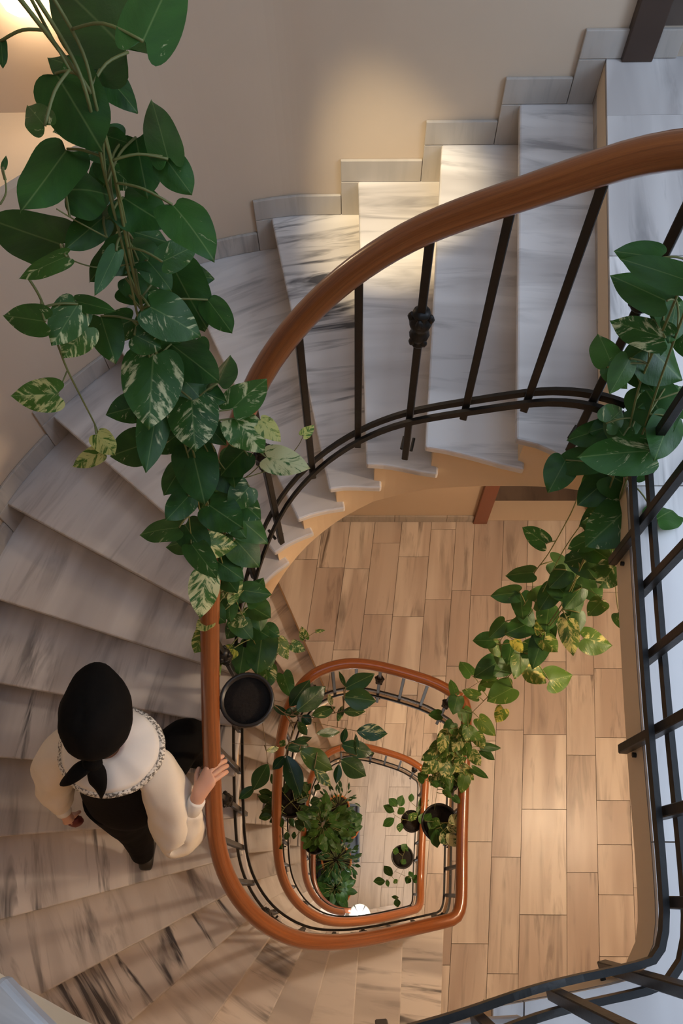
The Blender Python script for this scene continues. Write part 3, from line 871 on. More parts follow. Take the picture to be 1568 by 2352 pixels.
# --- big pothos falling from the rail of the flight above (left)
PL = (-.275, 1.00)
dL = plan_depth(PL)
top_left = Vector((PL[0] - .02, PL[1] + .05, CAMZ + .45))
t = thing('hanging_pothos', 'long pothos vine with large dark heart leaves hanging down the left side', 'plant', (PL[0], PL[1], CAMZ + .3))
pot(t, top_left, .11, .19)
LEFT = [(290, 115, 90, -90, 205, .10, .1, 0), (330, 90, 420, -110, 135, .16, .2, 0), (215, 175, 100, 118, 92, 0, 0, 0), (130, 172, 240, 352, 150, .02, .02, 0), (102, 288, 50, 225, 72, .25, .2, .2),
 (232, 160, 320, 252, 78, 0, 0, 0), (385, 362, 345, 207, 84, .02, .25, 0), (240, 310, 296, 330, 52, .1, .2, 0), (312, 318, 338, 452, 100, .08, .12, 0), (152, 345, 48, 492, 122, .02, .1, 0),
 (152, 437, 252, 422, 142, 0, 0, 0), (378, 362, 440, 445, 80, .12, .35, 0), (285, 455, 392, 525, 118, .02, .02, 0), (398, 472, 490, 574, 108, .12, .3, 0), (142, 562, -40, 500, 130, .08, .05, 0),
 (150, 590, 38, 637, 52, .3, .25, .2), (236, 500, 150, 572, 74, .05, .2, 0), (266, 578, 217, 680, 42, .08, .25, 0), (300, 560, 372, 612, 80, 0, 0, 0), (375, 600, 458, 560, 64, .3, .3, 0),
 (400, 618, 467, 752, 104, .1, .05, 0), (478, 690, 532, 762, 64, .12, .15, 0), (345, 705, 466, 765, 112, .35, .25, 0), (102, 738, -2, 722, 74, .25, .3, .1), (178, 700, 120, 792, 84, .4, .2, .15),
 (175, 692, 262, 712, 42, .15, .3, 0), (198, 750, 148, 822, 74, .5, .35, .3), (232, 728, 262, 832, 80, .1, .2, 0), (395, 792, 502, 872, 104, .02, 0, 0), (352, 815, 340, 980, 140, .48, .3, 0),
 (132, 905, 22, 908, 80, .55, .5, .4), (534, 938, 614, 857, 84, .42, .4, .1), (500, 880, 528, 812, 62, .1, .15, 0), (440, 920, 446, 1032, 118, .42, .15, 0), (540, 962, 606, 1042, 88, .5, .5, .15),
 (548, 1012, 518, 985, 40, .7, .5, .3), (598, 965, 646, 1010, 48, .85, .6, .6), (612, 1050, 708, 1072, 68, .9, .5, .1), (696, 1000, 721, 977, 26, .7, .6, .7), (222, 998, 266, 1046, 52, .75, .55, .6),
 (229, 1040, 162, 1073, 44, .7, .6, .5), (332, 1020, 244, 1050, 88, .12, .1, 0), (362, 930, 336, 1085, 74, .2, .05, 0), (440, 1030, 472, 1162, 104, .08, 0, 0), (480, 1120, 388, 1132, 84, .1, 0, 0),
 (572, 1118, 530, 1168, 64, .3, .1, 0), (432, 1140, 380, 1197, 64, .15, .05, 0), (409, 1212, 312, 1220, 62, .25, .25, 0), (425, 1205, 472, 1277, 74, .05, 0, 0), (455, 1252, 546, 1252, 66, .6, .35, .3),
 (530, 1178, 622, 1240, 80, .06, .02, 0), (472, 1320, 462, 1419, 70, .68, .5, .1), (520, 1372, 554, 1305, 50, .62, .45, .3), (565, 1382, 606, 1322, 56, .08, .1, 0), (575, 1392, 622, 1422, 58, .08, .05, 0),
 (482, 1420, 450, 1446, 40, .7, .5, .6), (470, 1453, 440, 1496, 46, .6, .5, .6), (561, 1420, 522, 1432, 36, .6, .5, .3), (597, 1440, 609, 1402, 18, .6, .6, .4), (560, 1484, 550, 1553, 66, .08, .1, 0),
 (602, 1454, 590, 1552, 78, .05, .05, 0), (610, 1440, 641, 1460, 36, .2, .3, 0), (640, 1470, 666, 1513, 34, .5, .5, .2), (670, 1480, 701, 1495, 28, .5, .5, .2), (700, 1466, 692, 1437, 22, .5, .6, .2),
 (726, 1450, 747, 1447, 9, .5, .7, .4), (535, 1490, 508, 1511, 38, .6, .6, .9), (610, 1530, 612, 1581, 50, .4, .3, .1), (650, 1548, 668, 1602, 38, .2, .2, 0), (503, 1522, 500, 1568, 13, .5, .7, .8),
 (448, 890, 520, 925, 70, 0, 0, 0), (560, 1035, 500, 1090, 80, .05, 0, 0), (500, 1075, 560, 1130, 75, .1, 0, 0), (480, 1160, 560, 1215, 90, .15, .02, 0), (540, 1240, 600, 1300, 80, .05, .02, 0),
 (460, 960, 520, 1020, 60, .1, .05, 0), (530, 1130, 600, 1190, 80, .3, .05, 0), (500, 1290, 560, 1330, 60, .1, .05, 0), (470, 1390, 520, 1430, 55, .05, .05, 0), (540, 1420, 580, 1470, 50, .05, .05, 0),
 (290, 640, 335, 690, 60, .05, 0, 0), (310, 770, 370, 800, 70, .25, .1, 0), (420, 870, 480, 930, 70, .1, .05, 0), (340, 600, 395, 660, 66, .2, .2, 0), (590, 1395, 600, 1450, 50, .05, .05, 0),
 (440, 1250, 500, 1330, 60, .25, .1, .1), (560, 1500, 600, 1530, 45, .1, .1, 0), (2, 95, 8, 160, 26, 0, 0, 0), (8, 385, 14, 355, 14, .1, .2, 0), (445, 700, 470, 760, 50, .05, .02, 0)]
ST_L = [([(28, -25), (140, 120), (215, 230), (262, 400), (300, 600), (345, 770), (405, 920), (450, 1060), (485, 1200), (530, 1350), (595, 1500)], .0050),
        ([(70, -25), (165, 130), (205, 240), (245, 420), (290, 600), (320, 740), (370, 900), (430, 1040), (470, 1230)], .0045),
        ([(110, -25), (190, 120), (225, 260), (275, 450), (310, 620), (350, 790), (420, 930), (500, 1080)], .0040),
        ([(60, -25), (110, 70), (160, 160)], .0040),
        ([(66, 640), (95, 690), (132, 790), (155, 850), (190, 920), (222, 985), (226, 1020)], .0035),
        ([(155, 850), (132, 905)], .0024), ([(330, 600), (230, 615), (150, 590), (140, 562)], .0024), ([(245, 545), (180, 510), (130, 480)], .0024),
        ([(440, 930), (480, 1005), (510, 1070), (555, 1100), (610, 1055)], .0030), ([(555, 1100), (640, 1070), (680, 1030), (697, 1000)], .0022), ([(555, 1100), (595, 1000)], .0018),
        ([(430, 1150), (445, 1270), (470, 1320)], .0030), ([(560, 1420), (610, 1440), (670, 1478), (726, 1450)], .0020), ([(0, 470), (14, 440), (8, 388)], .0026)]
fl = random.Random(5)
def fill(spine, n, w0, w1, spread, var, lit):
    out = []
    P = catmull(spine, 12)
    for i in range(n):
        u = (i + fl.random()) / n; x, y = P[min(int(u * len(P)), len(P) - 1)]; k = w0 + (w1 - w0) * u
        x += fl.gauss(0, spread * k); y += fl.gauss(0, spread * k * .6); a = fl.uniform(.1, 3.0)
        out.append((x, y, x + k * 1.15 * math.cos(a), y + k * 1.15 * math.sin(a), k * fl.uniform(.8, 1.0), fl.uniform(*var), fl.uniform(*lit), -.01))
    return out
LEFT += fill([(225, 300), (290, 560), (350, 780), (430, 960), (480, 1120), (520, 1300), (590, 1480)], 44, 92, 52, .45, (0, .32), (0, .15))
vine(t, LEFT, ST_L, dL)
# strands over the pot rim
mb = MB()
for k in range(4):
    x = 28 + k * 26
    p0 = at(x, -25, dL(x, -25)); mb.tube([Vector(p) for p in catmull([p0, (p0 + top_left) / 2 + Vector((.03, -.04, .05)), top_left + Vector((.02 * k, -.09, .03)), top_left + Vector((.01 * k, -.02, -.01))], 6)], .003, 6)
mb.build('stem', M_STEM, t, True).location = -t.location

# --- pothos falling from the upper landing rail (right)
PR = (.60, 1.02)
dR = plan_depth(PR)
t = thing('hanging_pothos', 'pothos vine hanging from the right edge of the picture over the landing floor', 'plant', (PR[0], PR[1], CAMZ - .9))
pot(t, Vector((.60, .93, CAMZ - .72)), .10, .17)
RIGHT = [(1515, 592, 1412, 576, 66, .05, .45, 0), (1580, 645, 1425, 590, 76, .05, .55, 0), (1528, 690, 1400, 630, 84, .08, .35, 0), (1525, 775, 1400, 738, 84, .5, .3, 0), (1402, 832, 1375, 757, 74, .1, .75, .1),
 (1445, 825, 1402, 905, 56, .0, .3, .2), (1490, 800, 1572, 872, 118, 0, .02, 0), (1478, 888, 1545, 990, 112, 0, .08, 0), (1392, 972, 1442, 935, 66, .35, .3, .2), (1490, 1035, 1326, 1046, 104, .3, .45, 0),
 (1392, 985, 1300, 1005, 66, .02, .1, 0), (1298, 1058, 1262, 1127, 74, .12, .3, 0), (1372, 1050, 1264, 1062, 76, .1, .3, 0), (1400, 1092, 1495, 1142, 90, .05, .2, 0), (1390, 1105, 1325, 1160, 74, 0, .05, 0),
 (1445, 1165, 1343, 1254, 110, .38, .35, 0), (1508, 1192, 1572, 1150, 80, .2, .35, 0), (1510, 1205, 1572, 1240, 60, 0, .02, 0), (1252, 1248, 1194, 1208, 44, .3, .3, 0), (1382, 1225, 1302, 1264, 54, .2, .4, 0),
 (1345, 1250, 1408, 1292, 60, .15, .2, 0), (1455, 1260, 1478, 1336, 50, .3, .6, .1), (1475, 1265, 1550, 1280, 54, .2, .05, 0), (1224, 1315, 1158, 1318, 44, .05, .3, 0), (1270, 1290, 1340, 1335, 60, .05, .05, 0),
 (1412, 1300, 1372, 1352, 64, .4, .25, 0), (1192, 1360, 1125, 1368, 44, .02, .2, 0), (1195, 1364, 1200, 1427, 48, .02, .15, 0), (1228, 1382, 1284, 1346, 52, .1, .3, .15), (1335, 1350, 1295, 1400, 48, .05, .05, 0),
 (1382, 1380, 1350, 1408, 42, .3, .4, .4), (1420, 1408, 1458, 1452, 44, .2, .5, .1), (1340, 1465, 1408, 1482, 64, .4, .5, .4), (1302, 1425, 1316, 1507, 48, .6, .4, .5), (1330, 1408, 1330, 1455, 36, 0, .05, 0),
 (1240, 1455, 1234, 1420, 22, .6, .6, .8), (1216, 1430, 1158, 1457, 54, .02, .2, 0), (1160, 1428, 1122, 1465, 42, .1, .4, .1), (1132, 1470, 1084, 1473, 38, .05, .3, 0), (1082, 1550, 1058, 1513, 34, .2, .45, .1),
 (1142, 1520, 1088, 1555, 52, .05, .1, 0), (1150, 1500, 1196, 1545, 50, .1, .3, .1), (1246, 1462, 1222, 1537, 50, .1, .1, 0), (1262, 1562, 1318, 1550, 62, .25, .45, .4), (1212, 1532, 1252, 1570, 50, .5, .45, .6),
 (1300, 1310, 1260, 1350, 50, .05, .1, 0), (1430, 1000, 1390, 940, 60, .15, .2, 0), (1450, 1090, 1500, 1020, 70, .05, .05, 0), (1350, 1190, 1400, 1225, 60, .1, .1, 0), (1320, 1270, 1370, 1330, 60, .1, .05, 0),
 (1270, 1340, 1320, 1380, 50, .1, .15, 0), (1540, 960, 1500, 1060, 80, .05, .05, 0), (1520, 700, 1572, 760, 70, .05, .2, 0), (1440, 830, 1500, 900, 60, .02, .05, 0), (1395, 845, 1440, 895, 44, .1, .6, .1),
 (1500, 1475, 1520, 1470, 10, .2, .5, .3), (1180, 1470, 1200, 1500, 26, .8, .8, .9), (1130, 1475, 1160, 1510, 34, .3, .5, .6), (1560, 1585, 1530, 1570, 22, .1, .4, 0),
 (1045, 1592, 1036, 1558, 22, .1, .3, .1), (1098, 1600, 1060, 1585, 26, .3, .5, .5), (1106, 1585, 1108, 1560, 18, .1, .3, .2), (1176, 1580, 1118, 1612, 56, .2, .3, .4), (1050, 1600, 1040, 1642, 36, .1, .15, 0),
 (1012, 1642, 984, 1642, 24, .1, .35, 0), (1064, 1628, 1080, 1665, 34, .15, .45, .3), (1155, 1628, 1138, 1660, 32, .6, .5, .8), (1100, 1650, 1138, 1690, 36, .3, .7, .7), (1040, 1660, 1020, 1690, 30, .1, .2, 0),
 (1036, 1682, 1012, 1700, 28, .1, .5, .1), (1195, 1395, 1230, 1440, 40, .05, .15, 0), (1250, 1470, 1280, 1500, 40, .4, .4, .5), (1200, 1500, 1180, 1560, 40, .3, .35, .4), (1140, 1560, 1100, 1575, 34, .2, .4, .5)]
ST_R = [([(1585, 600), (1530, 740), (1470, 880), (1440, 1000), (1400, 1120), (1350, 1260), (1300, 1370), (1240, 1460), (1180, 1540), (1110, 1610)], .0046),
        ([(1585, 680), (1520, 860), (1460, 1040), (1400, 1200), (1340, 1290), (1290, 1400), (1210, 1500), (1130, 1590), (1080, 1640)], .0042),
        ([(1330, 1130), (1310, 1180), (1260, 1270), (1225, 1320), (1215, 1370), (1150, 1470), (1140, 1520)], .0030),
        ([(1345, 1190), (1290, 1270), (1235, 1380), (1190, 1450)], .0028),
        ([(1405, 1260), (1415, 1370), (1422, 1408), (1450, 1465), (1500, 1472)], .0026), ([(1290, 1400), (1330, 1350), (1390, 1380)], .002), ([(1280, 1420), (1320, 1470), (1345, 1465)], .002),
        ([(1140, 1540), (1060, 1590), (1035, 1590)], .002)]
RIGHT += fill([(1545, 720), (1500, 900), (1440, 1040), (1390, 1180), (1330, 1290), (1260, 1400), (1180, 1510)], 34, 86, 44, .5, (0, .3), (.05, .4))
vine(t, RIGHT, ST_R, dR, jitter=.06)

# --- potted plants hooked on the rails
def potted(label, c, r, h, lean, name='potted_plant', mat=M_BLACKPOT):
    t = thing(name, label, 'plant', (c[0], c[1], c[2] - h)); pot(t, c, r, h, mat); return t

def rosette(parent, c, n, R, ln, wd, meshes, colf, droop=.0, zs=(0, .12), stems=True, mat=M_STEM):
    mb = MB(); c = Vector(c)
    for i in range(n):
        a = 2.4 * i + lr.uniform(-.3, .3); rad = R * math.sqrt((i + .5) / n); z = lr.uniform(*zs) - droop * rad
        b = c + Vector((math.cos(a) * rad, math.sin(a) * rad, z))
        out = Vector((math.cos(a + lr.uniform(-.7, .7)), math.sin(a + lr.uniform(-.7, .7)), lr.uniform(-.5, .25))).normalized()
        L = ln * lr.uniform(.7, 1.2)
        leaf(parent, b, b + out * L, L * wd * lr.uniform(.85, 1.15), meshes, colf(), nrm=(out.x * .2, out.y * .2, 1))
        if stems: mb.tube([Vector(p) for p in catmull([c + Vector((math.cos(a) * R * .15, math.sin(a) * R * .15, min(zs[0], -.02))), (b + c) / 2 + Vector((0, 0, .03)), b], 3)], .0026, 5)
    if stems: mb.build('stem', mat, parent, True).location = -parent.location

def green(v0=0, v1=.15, l0=0, l1=.3, y=0.0):
    return lambda: (lr.uniform(v0, v1), lr.uniform(l0, l1), lr.uniform(0, y))

# left pot with the spreading rubber plant
pc = at(566, 1606, 2.93)
t = potted('round black pot of dark soil with a sprawling glossy rubber plant beside the left handrail', pc, .098, .17, None)
def dRub(x, y): return 3.12 + .0006 * (y - 1600) + .0002 * (x - 600)
K = 400 / 1568
RB = [(650, 560, 820, 300, 160, .02, .05, 0), (710, 600, 985, 380, 190, .03, .25, 0), (612, 600, 745, 622, 95, .02, .2, 0), (850, 640, 1062, 560, 112, .25, .05, .2), (1140, 400, 1412, 250, 155, .04, .12, 0),
      (1130, 470, 1425, 500, 205, .15, .08, .1), (1130, 600, 1335, 612, 95, .2, .1, .1), (1078, 692, 1140, 540, 62, .4, .1, .1), (1022, 552, 1008, 440, 52, .7, .3, .2), (1150, 380, 1085, 240, 42, .2, .3, .2),
      (1250, 780, 1527, 802, 155, .42, .3, 0), (1120, 890, 1150, 745, 68, 0, .05, 0), (1110, 900, 1412, 982, 155, .02, .05, 0), (1250, 1002, 1240, 800, 52, .4, .3, .1), (1110, 1040, 1348, 1192, 185, 0, .05, 0),
      (1090, 1080, 1065, 1256, 78, 0, .1, 0), (740, 950, 1042, 1132, 195, .22, .2, .3), (620, 1000, 742, 1372, 175, .02, .0, 0), (450, 1078, 310, 1332, 155, .02, .3, .05), (330, 1282, 188, 1396, 88, 0, .05, 0),
      (610, 930, 822, 900, 112, .02, .05, 0), (600, 1010, 488, 1122, 92, .05, .1, 0), (690, 880, 852, 830, 66, .1, .1, 0), (890, 800, 1112, 790, 84, .1, .55, .1), (490, 550, 652, 642, 66, .05, .05, 0),
      (760, 640, 840, 720, 100, .1, .05, 0), (720, 700, 800, 820, 80, .3, .2, .3), (600, 860, 560, 930, 60, .4, .3, .3), (870, 1120, 1020, 1280, 100, .5, .2, .4), (440, 960, 560, 930, 60, .6, .5, .4)]
vine(t, [(500 + a * K, 1480 + b * K, 500 + c * K, 1480 + d * K, w * K, v, l, y) for a, b, c, d, w, v, l, y in RB],
     [([(500 + x * K, 1480 + y * K) for x, y in st], r) for st, r in
      [([(320, 490), (450, 510), (600, 620), (700, 640), (850, 660), (1130, 600)], .004), ([(350, 490), (400, 700), (430, 900), (450, 1078)], .003), ([(600, 620), (680, 760), (640, 880), (610, 1000)], .005),
       ([(640, 880), (800, 920), (950, 940), (1110, 900)], .003), ([(860, 700), (1040, 740), (1250, 780)], .0025), ([(1110, 900), (1100, 1040)], .0025), ([(480, 500), (580, 520)], .003), ([(610, 900), (420, 910), (130, 890)], .0015)]],
     dRub, .06, OVALS, .004, M_BROWNSTEM)

# right pots on the landing rail one storey down
pc = at(1030, 1772, 4.86)
t = potted('bushy yellow variegated pothos in a black pot on the right rail, below the hanging vine', pc, .095, .15, None)
VB = []
for i in range(46):
    y = lr.uniform(1668, 1792); u = (y - 1668) / 124.0
    x = 1052 - 22 * u + lr.gauss(0, 19); a = lr.uniform(0, 6.28); L = lr.uniform(26, 46)
    VB.append((x, y, x + L * math.cos(a), y + L * abs(math.sin(a)) * 1.0, L * lr.uniform(.6, .85), lr.uniform(.2, .65), lr.uniform(.2, .7), lr.uniform(.15, .5)))
VB += [(1107, 1714, 1151, 1718, 20, 0, .05, 0), (1107, 1724, 1136, 1746, 20, 0, .05, 0), (1085, 1766, 1123, 1790, 17, .2, .1, 0), (1058, 1806, 1078, 1786, 22, .5, .2, 0), (1012, 1692, 1030, 1700, 26, .05, .4, 0),
       (975, 1790, 958, 1775, 26, .2, .35, .1), (1040, 1790, 1048, 1815, 18, .05, .1, 0), (1020, 1815, 1036, 1834, 16, .1, .4, .2), (1042, 1830, 1056, 1846, 16, .1, .3, 0)]
vine(t, VB, [([(1060, 1640), (1062, 1690), (1045, 1740), (1030, 1772)], .004), ([(1075, 1640), (1070, 1700), (1055, 1750)], .003), ([(1030, 1772), (1008, 1800), (1000, 1840), (998, 1860)], .003)], lambda x, y: 4.80 - .0042 * max(0, 1770 - y), .06)

pc = at(1010, 1890, 4.95)
t = potted('wide black pot with white striped leaves on the right rail, below the yellow pothos', pc, .105, .15, None)
VB = [(1000, 1880, 985, 1905, 22, .2, .5, .2), (1010, 1895, 990, 1880, 20, .3, .5, .2), (1030, 1890, 1058, 1872, 26, .75, .3, 0), (1025, 1900, 1062, 1898, 30, .75, .3, 0), (1025, 1915, 1052, 1945, 26, .75, .3, 0), (1010, 1915, 1030, 1940, 22, .7, .3, 0),
      (1000, 1905, 1008, 1950, 30, .05, .15, 0), (1020, 1890, 1000, 1920, 30, .1, .1, 0), (1015, 1900, 1040, 1915, 34, .05, .05, 0), (1045, 1890, 1052, 1868, 20, .5, .2, 0), (975, 1885, 990, 1865, 18, .05, .4, 0), (1000, 1900, 985, 1925, 22, .1, .2, 0)]
vine(t, VB, [([(1010, 1890), (1012, 1900), (1020, 1910)], .003)], lambda x, y: 4.86, .05, OVALS_P)

# right pots two storeys down
pc = at(945, 1886, 7.9)
t = potted('small brown pot with spreading dark leaves on the right rail of the second loop', pc, .095, .13, None, mat=M_SOIL)
VB = [(905, 1848, 892, 1836, 14, 0, .1, 0), (912, 1852, 893, 1832, 20, 0, .1, 0), (918, 1852, 925, 1826, 20, 0, .1, 0), (905, 1864, 878, 1852, 18, 0, .1, 0), (905, 1880, 878, 1898, 20, 0, .15, 0), (943, 1842, 945, 1822, 14, 0, .2, 0),
      (960, 1850, 985, 1838, 22, .1, .1, 0), (955, 1865, 985, 1855, 24, .1, .15, 0), (925, 1870, 915, 1855, 20, .2, .3, .1), (920, 1890, 918, 1912, 16, .3, .2, 0), (960, 1875, 980, 1885, 24, .3, .2, 0), (940, 1870, 955, 1885, 24, .4, .3, .1), (970, 1840, 985, 1850, 20, .1, .1, 0)]
vine(t, VB, [([(945, 1886), (930, 1865), (905, 1850)], .004), ([(945, 1886), (920, 1880), (903, 1870)], .004), ([(945, 1886), (970, 1850)], .004)], lambda x, y: 7.78, .06, OVALS_P)
pc = at(924, 1968, 7.9)
t = potted('small round dark pot nearly bare of leaves on the right rail of the second loop', pc, .098, .13, None)
VB = [(925, 1955, 934, 1938, 18, .05, .2, 0), (915, 1958, 902, 1952, 16, .2, .25, .1), (922, 1985, 930, 1972, 14, .1, .2, 0), (930, 1950, 938, 1946, 14, .05, .15, 0)]
vine(t, VB, [([(924, 1968), (928, 1958)], .003)], lambda x, y: 7.82, .04, OVALS_P)
t = thing('trailing_plant', 'thin trailing shoots with a few leaves in the well below the bare pot', 'plant', at(910, 2000, 8.1))
VB = [(900, 2012, 882, 1986, 20, .02, .15, 0), (905, 2020, 912, 2030, 12, .3, .3, .2), (884, 2024, 856, 2026, 18, 0, .08, 0), (888, 2020, 892, 2038, 10, 0, .1, 0), (940, 2012, 932, 2030, 16, .1, .15, 0), (945, 2016, 965, 2022, 18, .2, .2, 0), (938, 2010, 950, 2004, 14, .1, .1, 0), (915, 2062, 898, 2060, 8, 0, .05, 0), (910, 2064, 914, 2084, 16, 0, .08, 0)]
vine(t, VB, [([(924, 1985), (908, 2000), (890, 2022)], .003), ([(908, 2002), (945, 2018), (960, 2020)], .003), ([(930, 1990), (912, 2030), (910, 2064)], .0025)], lambda x, y: 8.15, .04, OVALS_P)

# left pots deeper in the well
pc = at(668, 1842, 5.75)
t = potted('dark pot with drooping green leaves on the left rail of the second loop', pc, .10, .15, None)
VB = []
for i in range(34):
    a = lr.uniform(0, 6.28); r0 = lr.uniform(18, 48); x = 662 + r0 * math.cos(a) * 1.05; y = 1848 + r0 * math.sin(a) * 1.0; a += lr.uniform(-.6, .6); L = lr.uniform(22, 36)
    VB.append((x, y, x + L * math.cos(a), y + L * math.sin(a), L * .55, lr.uniform(0, .15), lr.uniform(0, .4), lr.uniform(0, .15)))
VB += [(660, 1910, 658, 1930, 14, 0, .1, 0), (680, 1920, 668, 1918, 16, 0, .1, 0), (648, 1950, 640, 1938, 12, 0, .1, 0), (725, 1815, 732, 1800, 16, 0, .1, 0), (712, 1845, 735, 1836, 20, 0, .05, 0), (700, 1800, 705, 1822, 14, .2, .3, .2)]
vine(t, VB, [([(668, 1842), (650, 1860), (640, 1890)], .004), ([(668, 1842), (690, 1870), (700, 1900)], .004), ([(668, 1842), (700, 1830), (728, 1815)], .003)], lambda x, y: 5.72, .09, OVALS)
pc = at(722, 1935, 8.75)
t = potted('leafy green pothos bush on the left rail of the third loop', pc, .11, .15, None)
rosette(t, at(742, 1893, 8.6), 75, .22, .10, .8, HEARTS, green(0, .2, .0, .3, .15), .3, (-.12, .15))

# planters standing on the ground floor
def planter(label, px, py, d_top, r, h, n, R, ln, wd, meshes, colf, zs, mat=M_TERRA):
    c = at(px, py, d_top); c.z = h
    t = thing('floor_planter', label, 'plant', (c.x, c.y, 0.0)); pot(t, c, r, h, mat, .02)
    rosette(t, c + Vector((0, 0, .12)), n, R, ln, wd, meshes, colf, .2, zs)
planter('terracotta floor pot with a dense dark rosette, nearest the white globe lamp', 770, 2040, 11.4, .21, .34, 34, .17, .15, .7, HEARTS, green(0, .05, 0, .1), (-.02, .12))
planter('dark bushy floor plant with pointed leaves between the two terracotta pots', 772, 1975, 11.4, .20, .34, 100, .28, .10, .45, OVALS, green(0, .05, 0, .12), (-.02, .3))
planter('terracotta floor pot with round dark leaves standing on the blue tray', 790, 1893, 11.4, .21, .32, 44, .17, .11, .85, HEARTS, green(0, .05, 0, .15), (.0, .15))
planter('feathery floor plant behind the pots at the bottom of the well', 776, 1850, 11.3, .15, .32, 60, .24, .10, .3, OVALS, green(0, .15, .05, .3), (.05, .4))

c = at(806, 1905, 11.72); c.z = 0
t = thing('plant_tray', 'blue plastic tray on the ground floor under the terracotta pot', 'tray', c)
mb = MB(); mb.box((-.30, -.42, 0), (.12, .34, .03)); soften(mb.build('tray_base', M_BLUE, t), .004)
mb = MB()
for lo, hi in (((-.30, -.42, .03), (.12, -.39, .09)), ((-.30, .31, .03), (.12, .34, .09)), ((.09, -.39, .03), (.12, .31, .09)), ((-.30, -.39, .03), (-.27, .31, .09))): mb.box(lo, hi)
soften(mb.build('tray_rim', M_BLUE, t), .004)
c = at(752, 2000, 11.75); c.z = 0
t = thing('plant_tray', 'blue square tray peeking out between the floor plants', 'tray', c)
mb = MB(); mb.box((-.16, -.14, 0), (.16, .14, .03)); soften(mb.build('tray_base', M_BLUE, t), .004)
mb = MB()
for lo, hi in (((-.16, -.14, .03), (.16, -.12, .07)), ((-.16, .12, .03), (.16, .14, .07))): mb.box(lo, hi)
soften(mb.build('tray_rim', M_BLUE, t), .004)

# white globe lamp near the ground floor
c = at(826, 2104, 11.0)
t = thing('globe_lamp', 'white glowing globe lamp with bands at the bottom of the stairwell', 'lamp', (c.x, c.y, 0))
R = .14
mb = MB(); mb.lathe([(.002, -R)] + [(R * math.cos(a), R * math.sin(a)) for a in [math.radians(q) for q in range(-75, 90, 15)]] + [(.002, R)], (0, 0, c.z), 24); mb.build('globe', M_GLOBE, t, True)
mb = MB()
for k in range(3):
    a0 = k * math.pi / 3
    mb.tube([Vector(((R + .004) * math.cos(q) * math.cos(a0), (R + .004) * math.cos(q) * math.sin(a0), c.z + (R + .004) * math.sin(q))) for q in [2 * math.pi * i / 32 for i in range(33)]], .007, 5, cap=False)
mb.build('band', M_METAL, t, True)
mb = MB(); mb.lathe([(.12, 0), (.12, .015), (.02, .03), (.014, .05), (.014, c.z - R + .01), (.03, c.z - R + .02)], n=20); mb.build('stand', M_METAL, t, True)
light('globe_lamp_light', 'POINT', (c.x, c.y, c.z + .25), 14, (.92, .97, 1.0), .12)

# ------------------------------------------------------------------ the person climbing the stairs
person = thing('person', 'person in a black headscarf, cream blouse and black dress climbing the stairs', 'person', (-.95, .3, ZU - 13 * R1))
PO = person.location
def part_mb(mb, name, mat, parent=person, smooth=True, sub=0):
    o = mb.build(name, mat, parent, smooth)
    o.location = -PO if parent is person else (0, 0, 0)
    if sub:
        m = o.modifiers.new('sub', 'SUBSURF'); m.levels = sub; m.render_levels = sub
    return o

